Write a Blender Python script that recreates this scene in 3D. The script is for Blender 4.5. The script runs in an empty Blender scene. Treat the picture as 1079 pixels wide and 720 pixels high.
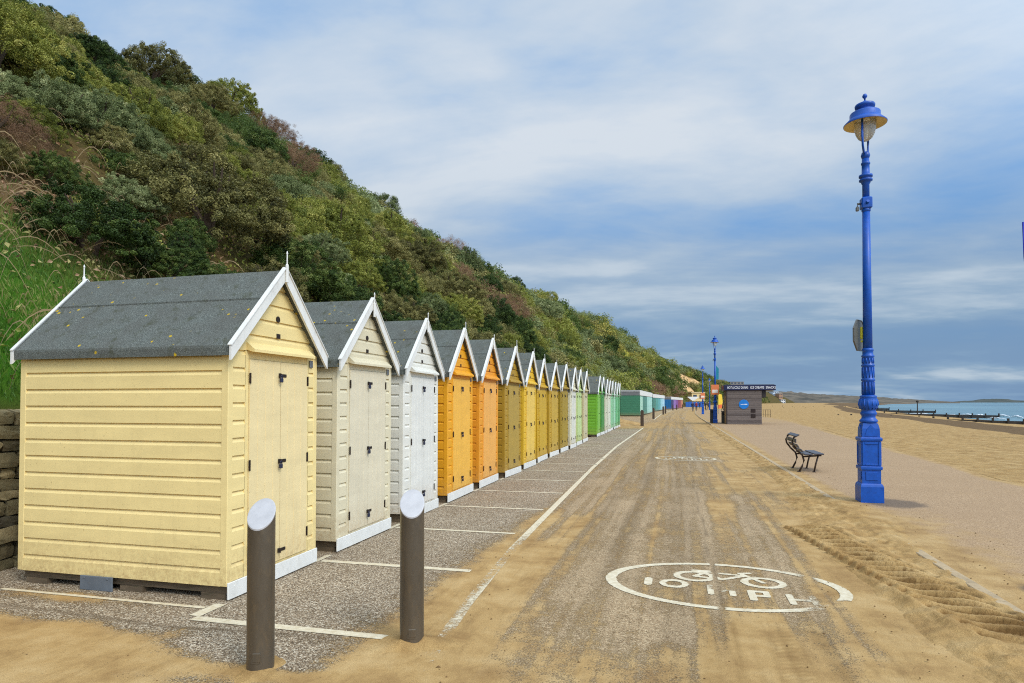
import bpy, bmesh, math, random
import numpy as np
from mathutils import Vector, Matrix

random.seed(7)
RNG = np.random.default_rng(7)
scene = bpy.context.scene
C = scene.collection

# ------------------------------------------------------------------ helpers
def S(r, g, b, k=1.0):
    """sRGB 0-255 to a linear base colour."""
    def c(v):
        v /= 255.0
        return (v / 12.92 if v <= 0.04045 else ((v + 0.055) / 1.055) ** 2.4) * k
    return (c(r), c(g), c(b))

FOC, EYE, HZ, VP = 670.0, 1.65, 424.0, 712.0
PSI = math.atan((VP - 540) / FOC)

def W(u, v, z=0.0):
    """surveyed ground position of a photo point lying at height z"""
    Z = FOC * (EYE - z) / (v - HZ); xc = (u - 540) / FOC
    return ((xc * math.cos(PSI) - math.sin(PSI)) * Z, (xc * math.sin(PSI) + math.cos(PSI)) * Z)

def WZ(u, Z):
    xc = (u - 540) / FOC
    return ((xc * math.cos(PSI) - math.sin(PSI)) * Z, (xc * math.sin(PSI) + math.cos(PSI)) * Z)

def VH(v, Z):
    return EYE + (HZ - v) / FOC * Z

def hash2(ix, iy, seed):
    h = (ix.astype(np.int64) * 374761393 + iy.astype(np.int64) * 668265263 + seed * 1442695041) & 0x7fffffff
    h = ((h ^ (h >> 13)) * 1274126177) & 0x7fffffff
    h = h ^ (h >> 16)
    return (h & 0xffff) / 65535.0

def vnoise(x, y, seed=0):
    x = np.asarray(x, float); y = np.asarray(y, float)
    ix = np.floor(x); iy = np.floor(y); fx = x - ix; fy = y - iy
    fx = fx * fx * (3 - 2 * fx); fy = fy * fy * (3 - 2 * fy)
    a = hash2(ix, iy, seed); b = hash2(ix + 1, iy, seed); c = hash2(ix, iy + 1, seed); d = hash2(ix + 1, iy + 1, seed)
    return (a * (1 - fx) + b * fx) * (1 - fy) + (c * (1 - fx) + d * fx) * fy

def fbm(x, y, seed=0, oct=4):
    s = 0; a = 0.5; t = 0
    for k in range(oct):
        s = s + a * vnoise(np.asarray(x) * 2 ** k, np.asarray(y) * 2 ** k, seed + k); t += a; a *= 0.5
    return s / t

def sst(a, b, x):
    t = np.clip((np.asarray(x, float) - a) / (b - a), 0, 1)
    return t * t * (3 - 2 * t)

# ------------------------------------------------------------------ materials
def newmat(name):
    m = bpy.data.materials.new(name); m.use_nodes = True
    nt = m.node_tree
    b = nt.nodes['Principled BSDF']
    return m, nt, b

def N(nt, typ, **kw):
    n = nt.nodes.new(typ)
    for k, v in kw.items():
        if k.startswith('i_'):
            n.inputs[k[2:].replace('_', ' ')].default_value = v
        else:
            setattr(n, k, v)
    return n

def L(nt, a, b): nt.links.new(a, b)

def ramp(nt, fac, stops):
    r = nt.nodes.new('ShaderNodeValToRGB')
    e = r.color_ramp.elements
    while len(e) < len(stops): e.new(0.5)
    for k, (p, c) in enumerate(stops):
        e[k].position = p; e[k].color = (c[0], c[1], c[2], 1) if len(c) == 3 else c
    L(nt, fac, r.inputs[0])
    return r.outputs[0]

def mixc(nt, fac, a, b, blend='MIX'):
    n = nt.nodes.new('ShaderNodeMix'); n.data_type = 'RGBA'; n.blend_type = blend
    for sock, v in ((n.inputs[0], fac), (n.inputs[6], a), (n.inputs[7], b)):
        if hasattr(v, 'links'): L(nt, v, sock)
        elif isinstance(v, (int, float)): sock.default_value = v
        else: sock.default_value = (v[0], v[1], v[2], 1)
    return n.outputs[2]

def mth(nt, op, a, b=None, c=None, clamp=False):
    n = nt.nodes.new('ShaderNodeMath'); n.operation = op; n.use_clamp = clamp
    for k, v in enumerate((a, b, c)):
        if v is None: continue
        if hasattr(v, 'links'): L(nt, v, n.inputs[k])
        else: n.inputs[k].default_value = v
    return n.outputs[0]

def mapr(nt, v, a, b, c=0.0, d=1.0, smooth=False):
    n = nt.nodes.new('ShaderNodeMapRange'); n.interpolation_type = 'SMOOTHSTEP' if smooth else 'LINEAR'
    L(nt, v, n.inputs[0])
    for k, x in zip((1, 2, 3, 4), (a, b, c, d)): n.inputs[k].default_value = x
    return n.outputs[0]

def noise(nt, vec, scale, detail=4, rough=0.55, dist=0.0):
    n = nt.nodes.new('ShaderNodeTexNoise')
    n.inputs['Scale'].default_value = scale; n.inputs['Detail'].default_value = detail
    n.inputs['Roughness'].default_value = rough; n.inputs['Distortion'].default_value = dist
    if vec is not None: L(nt, vec, n.inputs['Vector'])
    return n.outputs[0]

def bump(nt, b, h, strength, dist=0.01):
    n = nt.nodes.new('ShaderNodeBump'); n.inputs['Strength'].default_value = strength; n.inputs['Distance'].default_value = dist
    L(nt, h, n.inputs['Height']); L(nt, n.outputs[0], b.inputs['Normal'])
    return n

def pos(nt): return nt.nodes.new('ShaderNodeNewGeometry').outputs['Position']
def objc(nt): return nt.nodes.new('ShaderNodeTexCoord').outputs['Object']
def attr(nt, name):
    n = nt.nodes.new('ShaderNodeAttribute'); n.attribute_name = name
    return n.outputs['Fac']
def orand(nt): return nt.nodes.new('ShaderNodeObjectInfo').outputs['Random']
def vscale(nt, vec, s):
    n = nt.nodes.new('ShaderNodeMapping'); n.inputs['Scale'].default_value = s; L(nt, vec, n.inputs[0])
    return n.outputs[0]

def simple(name, col, rough=0.6, var=0.12, scale=6.0, bmp=0.0, bscale=60, metal=0.0, spec=0.4, dirt=None, stretch=(1, 1, 1)):
    """colour with a soft mottling, optional grime and bump"""
    m, nt, b = newmat(name)
    v = vscale(nt, objc(nt), stretch)
    n1 = noise(nt, v, scale, 5, 0.6)
    f = mapr(nt, n1, 0.3, 0.7)
    lo = tuple(c * (1 - var) for c in col); hi = tuple(min(1, c * (1 + var)) for c in col)
    c = mixc(nt, f, lo, hi)
    if dirt:
        dcol, amt = dirt
        n2 = noise(nt, v, scale * 3.3, 6, 0.7)
        df = mth(nt, 'MULTIPLY', mapr(nt, n2, 0.52, 0.75), amt)
        c = mixc(nt, df, c, dcol)
    L(nt, c, b.inputs['Base Color'])
    b.inputs['Metallic'].default_value = metal
    b.inputs['Specular IOR Level'].default_value = spec
    L(nt, mapr(nt, n1, 0.2, 0.8, rough - 0.08, rough + 0.08), b.inputs['Roughness'])
    if bmp: bump(nt, b, noise(nt, v, bscale, 4, 0.6), bmp, 0.004)
    return m

# ------------------------------------------------------------------ mesh builder
class MB:
    def __init__(s): s.v = []; s.f = []; s.mi = []; s.sm = []; s.cur = 0; s.smooth = False
    def add(s, vs, fs, mat=None):
        o = len(s.v); s.v += [tuple(p) for p in vs]
        for f in fs:
            s.f.append(tuple(i + o for i in f)); s.mi.append(s.cur if mat is None else mat); s.sm.append(s.smooth)
        return s
    def box(s, x0, x1, y0, y1, z0, z1, mat=None):
        v = [(x, y, z) for x in (x0, x1) for y in (y0, y1) for z in (z0, z1)]
        return s.add(v, [(0, 1, 3, 2), (4, 6, 7, 5), (0, 4, 5, 1), (2, 3, 7, 6), (0, 2, 6, 4), (1, 5, 7, 3)], mat)
    def bbox(s, x0, x1, y0, y1, z0, z1, bv=0.005, mat=None):
        """box with chamfered edges"""
        bm = bmesh.new()
        vs = [bm.verts.new((x, y, z)) for x in (x0, x1) for y in (y0, y1) for z in (z0, z1)]
        for f in [(0, 1, 3, 2), (4, 6, 7, 5), (0, 4, 5, 1), (2, 3, 7, 6), (0, 2, 6, 4), (1, 5, 7, 3)]:
            bm.faces.new([vs[i] for i in f])
        bmesh.ops.bevel(bm, geom=bm.edges[:], offset=bv, segments=1, affect='EDGES')
        bm.verts.index_update()
        s.add([v.co[:] for v in bm.verts], [[v.index for v in f.verts] for f in bm.faces], mat)
        bm.free(); return s
    def lathe(s, prof, n=20, c=(0, 0, 0), mat=None, caps=True, sq=None, rot=0.0):
        """prof: list of (r, z); sq: 4 for a square section"""
        k = sq or n; a0 = math.pi / 4 if sq == 4 else 0
        vs = []; fs = []
        for r, z in prof:
            rr = r * (math.sqrt(2) if sq == 4 else 1)
            for i in range(k):
                a = 2 * math.pi * i / k + a0 + rot
                vs.append((c[0] + rr * math.cos(a), c[1] + rr * math.sin(a), c[2] + z))
        for j in range(len(prof) - 1):
            for i in range(k):
                i2 = (i + 1) % k
                fs.append((j * k + i, j * k + i2, (j + 1) * k + i2, (j + 1) * k + i))
        if caps:
            fs.append(tuple(range(k))[::-1]); fs.append(tuple((len(prof) - 1) * k + i for i in range(k)))
        return s.add(vs, fs, mat)
    def tube(s, pts, r, n=8, mat=None):
        pts = [Vector(p) for p in pts]
        rs = r if isinstance(r, (list, tuple)) else [r] * len(pts)
        vs = []; fs = []
        for i, p in enumerate(pts):
            t = (pts[min(i + 1, len(pts) - 1)] - pts[max(i - 1, 0)]).normalized()
            a = t.cross(Vector((0, 0, 1)) if abs(t.z) < 0.95 else Vector((1, 0, 0))).normalized(); b = t.cross(a)
            for k in range(n):
                w = 2 * math.pi * k / n
                vs.append(p + (a * math.cos(w) + b * math.sin(w)) * rs[i])
        for j in range(len(pts) - 1):
            for i in range(n):
                i2 = (i + 1) % n
                fs.append((j * n + i, j * n + i2, (j + 1) * n + i2, (j + 1) * n + i))
        fs.append(tuple(range(n))[::-1]); fs.append(tuple((len(pts) - 1) * n + i for i in range(n)))
        return s.add(vs, fs, mat)
    def prism(s, poly, axis, a, b, mat=None):
        """extrude a 2-D polygon along an axis between a and b"""
        n = len(poly); vs = []
        for t in (a, b):
            for p, q in poly:
                vs.append({'x': (t, p, q), 'y': (p, t, q), 'z': (p, q, t)}[axis])
        fs = [tuple(range(n))[::-1], tuple(range(n, 2 * n))] + [(i, (i + 1) % n, (i + 1) % n + n, i + n) for i in range(n)]
        return s.add(vs, fs, mat)
    def build(s, name, mats, parent=None, normals=True):
        me = bpy.data.meshes.new(name)
        me.from_pydata(s.v, [], s.f)
        for m in (mats if isinstance(mats, (list, tuple)) else [mats]): me.materials.append(m)
        me.polygons.foreach_set('material_index', s.mi)
        me.polygons.foreach_set('use_smooth', s.sm)
        if normals:
            bm = bmesh.new(); bm.from_mesh(me); bmesh.ops.recalc_face_normals(bm, faces=bm.faces[:]); bm.to_mesh(me); bm.free()
        me.update()
        o = bpy.data.objects.new(name, me); C.objects.link(o)
        if parent: o.parent = parent
        return o

def npmesh(name, V, F, mats, attrs=None, smooth=True, parent=None):
    """fast mesh of equal-sized faces from numpy arrays"""
    me = bpy.data.meshes.new(name)
    nv, nf, k = len(V), len(F), F.shape[1]
    me.vertices.add(nv); me.vertices.foreach_set('co', np.ascontiguousarray(V, dtype=np.float32).ravel())
    me.loops.add(nf * k); me.loops.foreach_set('vertex_index', np.ascontiguousarray(F, dtype=np.int32).ravel())
    me.polygons.add(nf)
    me.polygons.foreach_set('loop_start', np.arange(0, nf * k, k, dtype=np.int32))
    me.polygons.foreach_set('use_smooth', np.full(nf, smooth))
    for m in (mats if isinstance(mats, (list, tuple)) else [mats]): me.materials.append(m)
    for an, av in (attrs or {}).items():
        a = me.attributes.new(an, 'FLOAT', 'POINT'); a.data.foreach_set('value', np.ascontiguousarray(av, dtype=np.float32).ravel())
    me.update(); me.validate()
    o = bpy.data.objects.new(name, me); C.objects.link(o)
    if parent: o.parent = parent
    return o

def gridmesh(name, X, Y, Z, mats, attrs=None, parent=None, smooth=True):
    r, c = X.shape
    i = np.arange(r * c).reshape(r, c)
    F = np.stack([i[:-1, :-1], i[:-1, 1:], i[1:, 1:], i[1:, :-1]], -1).reshape(-1, 4)
    V = np.stack([X, Y, Z], -1).reshape(-1, 3)
    return npmesh(name, V, F, mats, attrs, smooth, parent)

def empty(name, loc=(0, 0, 0), rz=0.0):
    o = bpy.data.objects.new(name, None); C.objects.link(o); o.location = loc; o.rotation_euler = (0, 0, rz)
    o.empty_display_size = 0.2
    return o

def tag(o, label=None, cat=None, group=None, kind=None):
    if label: o['label'] = label
    if cat: o['category'] = cat
    if group: o['group'] = group
    if kind: o['kind'] = kind
    return o

KIDS = {}
def kids(o): return [c for c in C.objects if c.parent == o]
def copy_tree(o, parent=None):
    c = o.copy(); C.objects.link(c)
    if parent: c.parent = parent
    for ch in list(o.children): copy_tree(ch, c)
    return c

# ------------------------------------------------------------------ camera, sky, light
cam = bpy.data.cameras.new('camera'); cam.sensor_width = 36; cam.lens = FOC * 36 / 1079
cam.clip_end = 60000; cam.clip_start = 0.05
TILT = math.radians(1.2)
cam.shift_y = (64 - FOC * math.tan(TILT)) / 1079
co = bpy.data.objects.new('camera', cam); C.objects.link(co)
co.location = (0, 0, EYE); co.rotation_euler = (math.radians(90) + TILT, 0, PSI)
scene.camera = co

SUN_EL, SUN_AZ = math.radians(42), math.radians(125)      # azimuth from +Y towards +X
w = bpy.data.worlds.new('World'); scene.world = w; w.use_nodes = True
nt = w.node_tree; bg = nt.nodes['Background']
sky = nt.nodes.new('ShaderNodeTexSky'); sky.sky_type = 'NISHITA'; sky.sun_disc = False
sky.sun_elevation = SUN_EL; sky.sun_rotation = SUN_AZ; sky.air_density = 1.4; sky.dust_density = 1.0; sky.ozone_density = 3.0
tc = nt.nodes.new('ShaderNodeTexCoord').outputs['Generated']
sx = nt.nodes.new('ShaderNodeSeparateXYZ'); L(nt, tc, sx.inputs[0])
el = mth(nt, 'MAXIMUM', sx.outputs[2], 0.0)
den = mth(nt, 'ADD', el, 0.16)
cv = nt.nodes.new('ShaderNodeCombineXYZ')
L(nt, mth(nt, 'DIVIDE', sx.outputs[0], den), cv.inputs[0]); L(nt, mth(nt, 'DIVIDE', sx.outputs[1], den), cv.inputs[1])
mp = nt.nodes.new('ShaderNodeMapping'); L(nt, cv.outputs[0], mp.inputs[0])
mp.inputs['Rotation'].default_value = (0, 0, math.radians(-32)); mp.inputs['Scale'].default_value = (0.72, 1.05, 1); mp.inputs['Location'].default_value = (2.3, 0.4, 0)
n1 = noise(nt, mp.outputs[0], 0.75, 8, 0.55, 0.5)
n2 = noise(nt, mp.outputs[0], 2.6, 6, 0.55, 0.2)
dens = mth(nt, 'ADD', mth(nt, 'MULTIPLY', n1, 0.70), mth(nt, 'MULTIPLY', n2, 0.30))
# thin blue holes -> slate undersides -> bright cloud
shade = ramp(nt, dens, [(0.36, (0.24, 0.48, 0.88)), (0.44, (0.40, 0.58, 0.84)), (0.51, (0.56, 0.68, 0.83)), (0.59, (0.72, 0.79, 0.87))])
low = ramp(nt, dens, [(0.36, (0.13, 0.28, 0.54)), (0.46, (0.19, 0.33, 0.54)), (0.54, (0.27, 0.41, 0.58)), (0.63, (0.50, 0.61, 0.72))])
cloud = mixc(nt, mapr(nt, el, 0.06, 0.40, smooth=True), low, shade)
cs = nt.nodes.new('ShaderNodeVectorMath'); cs.operation = 'SCALE'; 
sunv = (math.sin(SUN_AZ) * math.cos(SUN_EL), math.cos(SUN_AZ) * math.cos(SUN_EL), math.sin(SUN_EL))
dp = nt.nodes.new('ShaderNodeVectorMath'); dp.operation = 'DOT_PRODUCT'; L(nt, tc, dp.inputs[0]); dp.inputs[1].default_value = sunv
glow = mth(nt, 'POWER', mth(nt, 'MAXIMUM', dp.outputs['Value'], 0.0), 1.6)      # overcast brightest round the veiled sun, boosted out of view for more light
L(nt, mth(nt, 'MULTIPLY_ADD', glow, 17.0, 7.7), cs.inputs['Scale'])
L(nt, cloud, cs.inputs[0])
thin = mapr(nt, dens, 0.34, 0.50, 0.80, 0.97)
L(nt, mixc(nt, thin, sky.outputs[0], cs.outputs[0]), bg.inputs['Color'])
bg.inputs['Strength'].default_value = 0.1

sl = bpy.data.lights.new('sun', 'SUN'); sl.energy = 1.5; sl.angle = math.radians(18); sl.color = (1, 0.95, 0.86)
so = bpy.data.objects.new('sun', sl); C.objects.link(so)
sd = Vector((math.sin(SUN_AZ) * math.cos(SUN_EL), math.cos(SUN_AZ) * math.cos(SUN_EL), math.sin(SUN_EL)))
so.rotation_euler = (-sd).to_track_quat('-Z', 'Y').to_euler(); so.location = (20, -20, 40)

vs = scene.view_settings
scene.display_settings.display_device = 'sRGB'
vs.view_transform = 'Standard'; vs.look = 'None'; vs.exposure = 0.3; vs.gamma = 1; vs.use_curve_mapping = False
scene.render.engine = 'CYCLES'
scene.cycles.use_denoising = False; scene.cycles.filter_width = 1.1
scene.cycles.max_bounces = 6; scene.cycles.diffuse_bounces = 3; scene.cycles.glossy_bounces = 3; scene.cycles.transmission_bounces = 6; scene.cycles.transparent_max_bounces = 8
# ------------------------------------------------------------------ coast lines (x as a function of Y along the promenade)
def shiftx(Y): return np.interp(Y, [70, 95, 136, 148, 184, 230, 320, 480, 700, 1000, 1500], [0, 0.3, 1.5, 2.7, 5.4, 9, 16, 38, 78, 140, 260])
def rowx(Y): return -3.62 + shiftx(Y)
def edgex(Y): return 5.4 + 0.073 * np.minimum(Y, 60) + shiftx(Y)
def shorex(Y): return np.interp(Y, [-60, 0, 40, 123, 191, 385, 700, 1500, 3000], [40, 42, 46, 56, 65, 95, 150, 330, 900])

# ------------------------------------------------------------------ sand / stain masks on the road (coverage, not light)
def sandmask(x, Y):
    n = fbm(x * 1.3, Y * 0.9, 3, 4) - 0.5
    n2 = fbm(x * 4, Y * 3, 9, 4) - 0.5
    st_ = fbm(x * 3.1, Y * 0.28, 13, 4) - 0.5
    m = 0.36 + 0.22 * n + 0.25 * n2 + (0.50 * st_ + .34 * (vnoise(x * 15 + .6 * np.sin(Y * .4), Y * .13, 17) - .5) + .22 * (vnoise(x * 34, Y * .2, 19) - .5)) * sst(-2.4, -1.5, x)
    m = m + 0.14 * sst(-2.6, -1.5, x)                                     # dusty carriageway, cleaner apron
    m = m + 0.42 * sst(0.95, 1.65, x + 0.5 * n + 0.012 * np.clip(Y - 6, 0, 40) * 0)  # blown sand against the kerb
    m = m + 0.62 * sst(0, 0.35, 4.02 - Y + 0.25 * n - 0.22 * sst(-3.2, -2.2, x)) * sst(-1.4, -2.6, x)  # foreground left
    m = m + 0.18 * sst(0, 0.7, 4.7 - Y + 1.2 * n) * sst(-2.3, -1.6, x)    # foreground centre
    fan = np.exp(-((x + 1.72 - 0.35 * n) / 0.42) ** 2) * sst(11, 5, Y)
    m = m + 0.55 * fan
    m = m + 0.40 * np.exp(-((x + 5.0) / 0.7) ** 2 - ((Y - 4.32) / 0.13) ** 2)
    for cx, cy, sx_, sy_, a in ((0.95, 12.8, 0.35, 1.0, .35), (0.75, 10.7, .3, .6, .3), (1.2, 16, .5, 2, .2), (-3.0, 3.72, .5, .12, -.75), (-2.55, 3.55, .7, .1, -.5), (-2.2, 3.2, 1.0, .14, -.45),
                                (0.02, 4.75, .22, .5, -.35), (0.62, 4.4, .42, .8, .55), (-1.3, 3.6, .5, .3, .2), (-3.1, 43.5, 1.3, 3.0, .6), (-1.5, 47, 1.0, 5, .35)):
        m = m + a * np.exp(-((x - cx) / sx_) ** 2 - ((Y - cy) / sy_) ** 2)
    m = m + 0.15 * sst(25, 60, Y)
    return np.clip(m, 0, 1.3)

def stainmask(x, Y):
    n = fbm(x * 2, Y * 0.35, 21, 4) - 0.5
    w1 = 0.05 * np.sin(Y * 0.35)
    d = 0.55 * np.exp(-((x + 0.62 + w1 + 0.2 * n) / 0.13) ** 2) * sst(4, 8, Y)
    d = d + 0.35 * np.exp(-((x + 1.1 + w1 + 0.2 * n) / 0.16) ** 2) * sst(5, 9, Y)
    d = d + 0.28 * np.exp(-((x - 0.05 + 0.2 * n) / 0.2) ** 2)
    d = d + 0.5 * np.exp(-((x - 0.52) / 0.16) ** 2) * sst(15, 20, Y)
    d = d + 0.75 * np.exp(-((x - 0.355 - 0.02 * np.sin(Y * 2.3)) / 0.012) ** 2) * sst(3.5, 4.2, Y)
    d = d + 0.40 * np.exp(-((x - 0.98 - 0.03 * np.sin(Y * 1.1)) / 0.012) ** 2) * sst(12, 9, Y)
    d = d + 0.9 * np.exp(-((Y - 3.98 - 0.04 * np.sin(x * 2.1) - 0.08 * n) / 0.03) ** 2) * sst(-5.6, -5.1, x) * sst(-2.0, -2.6, x)
    # tyre print near the bottom of the picture
    tx = x - 0.62
    fine = np.clip(fbm(x * 34, Y * .35, 5, 2) * 3.2 - 1.35, 0, 1)
    d = d + fine * sst(0.46, 0.40, np.abs(tx)) * sst(5.15, 4.95, Y + .1 * n) * .8
    d = d + .5 * (np.sin((Y + .3 * np.abs(tx)) * 120) > .1) * sst(.10, .08, np.abs(tx - .1)) * sst(5.0, 4.8, Y)
    return np.clip(d + 0.3 * n, 0, 1)

# ------------------------------------------------------------------ ground materials
SAND = S(196, 160, 104, 0.92)
def sand_nodes(nt, p, scale=1.0):
    c = ramp(nt, noise(nt, p, 2.2 * scale, 8, 0.65), [(0.28, S(156, 120, 74, .9)), (0.5, SAND), (0.72, S(216, 184, 130, .95))])
    c = mixc(nt, mapr(nt, noise(nt, vscale(nt, p, (5.5, .9, 1)), 1.6, 7, .72), .52, .72, 0, .45), c, S(126, 96, 58, .9))
    c = mixc(nt, mapr(nt, noise(nt, p, 24, 5, .72), .56, .72, 0, .4), c, S(128, 96, 56, .9))
    return mixc(nt, mapr(nt, noise(nt, p, 150 * scale, 2, 0.6), 0.35, 0.7), mixc(nt, 0.45, c, S(116, 86, 48, .8)), c)

def mat_road():
    m, nt, b = newmat('road_surface'); p = pos(nt)
    sa, da, ap = attr(nt, 'sand'), attr(nt, 'stain'), attr(nt, 'apron')
    vor = nt.nodes.new('ShaderNodeTexVoronoi'); vor.inputs['Scale'].default_value = 115; L(nt, p, vor.inputs['Vector'])
    hue = nt.nodes.new('ShaderNodeSeparateColor'); L(nt, vor.outputs['Color'], hue.inputs[0])
    stone = ramp(nt, hue.outputs[0], [(0.0, S(70, 58, 46)), (0.42, S(130, 112, 90)), (0.68, S(172, 150, 122)), (0.9, S(222, 208, 182))])
    stone2 = ramp(nt, hue.outputs[0], [(0.0, S(130, 107, 79)), (0.45, S(172, 145, 109)), (0.7, S(184, 157, 120)), (0.95, S(210, 186, 148))])
    big = noise(nt, p, 1.1, 6, 0.6)
    asp = mixc(nt, ap, stone2, stone)
    asp = mixc(nt, mapr(nt, big, 0.3, 0.7, 0.0, 0.35), asp, S(122, 104, 80))
    asp = mixc(nt, mth(nt, 'MULTIPLY', da, 0.72), asp, S(100, 84, 64))
    n = noise(nt, p, 11, 10, 0.78)
    nf = noise(nt, p, 75, 3, 0.7)
    f = mth(nt, 'ADD', sa, mth(nt, 'ADD', mth(nt, 'MULTIPLY', mth(nt, 'SUBTRACT', n, 0.5), 1.0), mth(nt, 'MULTIPLY', mth(nt, 'SUBTRACT', nf, 0.5), 1.1)))
    f = mapr(nt, f, 0.50, 0.68, smooth=True)
    sn = mixc(nt, mth(nt, 'MULTIPLY', da, 0.45), sand_nodes(nt, p), S(120, 88, 44, .8))
    L(nt, mixc(nt, mth(nt, 'MULTIPLY', f, mapr(nt, sa, .45, .85, .62, 1.0)), asp, sn), b.inputs['Base Color'])
    b.inputs['Roughness'].default_value = 0.9; b.inputs['Specular IOR Level'].default_value = 0.2
    h = mth(nt, 'ADD', mth(nt, 'MULTIPLY', vor.outputs['Distance'], mapr(nt, f, 0, 1, -0.9, -0.05)), mth(nt, 'MULTIPLY', f, mth(nt, 'ADD', 0.8, mth(nt, 'MULTIPLY', noise(nt, p, 26, 6, 0.7), 1.1))))
    bump(nt, b, h, 0.75, 0.008)
    return m

def mat_sand(name, bscale=1.0, wet=False, strength=0.8):
    m, nt, b = newmat(name); p = pos(nt)
    c = sand_nodes(nt, p)
    pock = noise(nt, p, 1.7, 8, 0.72)
    c = mixc(nt, mapr(nt, pock, 0.55, 0.72, 0.0, 0.35), c, S(142, 104, 58, .8))
    fp = noise(nt, p, 3.4, 5, .75); c = mixc(nt, mapr(nt, fp, .57, .70, 0, .5 if wet else .25), c, S(126, 92, 54, .8))
    if wet:
        wa = attr(nt, 'wet')
        wn = mth(nt, 'ADD', wa, mth(nt, 'MULTIPLY', mth(nt, 'SUBTRACT', noise(nt, vscale(nt, p, (0.25, 0.06, 1)), 1.5, 6, .7), 0.5), 0.5))
        wf = mapr(nt, wn, 0.35, 0.65, 0, 0.85, True)
        c = mixc(nt, wf, c, S(92, 72, 50))
    if not wet: c = mixc(nt, mth(nt, 'MULTIPLY', mapr(nt, mth(nt, 'ADD', attr(nt, 'damp_shade'), mth(nt, 'MULTIPLY', mth(nt, 'SUBTRACT', noise(nt, p, 16, 5, .7), .5), .5)), .3, .75), .75), c, S(116, 84, 46, .8))  # darker sand colour, painted as shade between the tread ridges
    L(nt, c, b.inputs['Base Color'])
    b.inputs['Roughness'].default_value = 0.95; b.inputs['Specular IOR Level'].default_value = 0.15
    h = mth(nt, 'ADD', noise(nt, p, 3.0 * bscale, 8, 0.72), mth(nt, 'MULTIPLY', noise(nt, p, 45, 4, 0.7), 0.15))
    bump(nt, b, h, strength, 0.07 if wet else 0.03)
    return m

def mat_prom():
    m, nt, b = newmat('promenade_paving'); p = pos(nt)
    sa = attr(nt, 'sand')
    vor = nt.nodes.new('ShaderNodeTexVoronoi'); vor.inputs['Scale'].default_value = 110; L(nt, p, vor.inputs['Vector'])
    hue = nt.nodes.new('ShaderNodeSeparateColor'); L(nt, vor.outputs['Color'], hue.inputs[0])
    c = ramp(nt, hue.outputs[0], [(0.0, S(128, 103, 76)), (0.5, S(166, 136, 103)), (0.95, S(194, 166, 130))])
    c = mixc(nt, mapr(nt, noise(nt, p, .7, 6, .65), .35, .7, 0, .5), c, S(156, 128, 96))
    f = mth(nt, 'ADD', sa, mth(nt, 'MULTIPLY', mth(nt, 'SUBTRACT', noise(nt, p, 3.2, 9, .7), .5), .9))
    f = mapr(nt, f, .38, .95, 0, .92, True)
    L(nt, mixc(nt, f, c, mixc(nt, .45, sand_nodes(nt, p), S(200, 170, 130))), b.inputs['Base Color'])
    damp_shade = attr(nt, 'damp_shade')
    b.inputs['Roughness'].default_value = .9; b.inputs['Specular IOR Level'].default_value = .2
    c2 = mixc(nt, mth(nt, 'MULTIPLY', mapr(nt, mth(nt, 'ADD', damp_shade, mth(nt, 'MULTIPLY', mth(nt, 'SUBTRACT', noise(nt, p, 9, 6, .7), .5), .7)), .35, .6), .7), mixc(nt, f, c, sand_nodes(nt, p)), S(86, 76, 68))
    L(nt, c2, b.inputs['Base Color'])
    bump(nt, b, mth(nt, 'ADD', vor.outputs['Distance'], noise(nt, p, 12, 5, .7)), .35, .006)
    return m

# ------------------------------------------------------------------ ground sheets
def yspace(a, b, k, mx=1e9):
    out = [a]
    while out[-1] < b: out.append(out[-1] + min(mx, max(0.02, k * abs(out[-1]))))
    return np.array(out)

# the base sheet: land, beach and sea bed in one
yb = np.concatenate([np.linspace(-60, 6, 30), yspace(6.3, 4500, 0.012)])
tb = np.concatenate([[-700, -200, -60, -20], np.linspace(-7, 0, 6), np.arange(0.06, 6, .09), 6 * 1.02 ** np.arange(0, 130), [120, 200, 400, 1000, 4000]])
TB, YB = np.meshgrid(tb, yb)
XB = edgex(YB) + TB
sc_x = 17.8 + 0.13 * (YB - 39)
sc_x = np.where(YB > 60, sc_x + shiftx(YB), sc_x) + 0.9 * (fbm(YB * .12, YB * 0, 31, 3) - .5)
shx = shorex(YB)
e = XB - edgex(YB)
ZB = np.where(TB <= 0, -0.03, -0.01 - 0.006 * np.clip(e, 0, 60))
ZB = ZB - 0.42 * sst(4.5, 6.5, XB - sc_x)
fall = np.clip((XB - sc_x - 6.5) / np.maximum(shx - sc_x - 6.5, 5), 0, 30)
ZB = ZB - np.where(fall > 0, np.minimum(1.0 * fall, 6), 0)
amp = sst(0, .8, e) * sst(60, 30, e)
ZB = ZB + amp * (0.075 * (fbm(XB * 1.9, YB * 1.9, 41, 4) - 0.5) + 0.05 * (fbm(XB * .35, YB * .35, 45, 3) - .5))
ZB = np.where(e > 0, ZB + 0.035 * np.exp(-(e / .5) ** 2), ZB)
wet = 0.95 * sst(-.8, .5, XB - sc_x + 2.0 * (fbm(XB * .15, YB * .08, 47, 3) - .5)) * sst(5.0, 3.2, XB - sc_x) + sst(shx - 9, shx - 3, XB) + 0.25 * np.exp(-((XB - sc_x + 5) / 2.5) ** 2) * sst(30, 60, YB)
gr = gridmesh('ground', XB, YB, ZB, mat_sand('beach_sand', 1.0, True, 1.0), {'wet': wet}); tag(gr, kind='structure')

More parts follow.
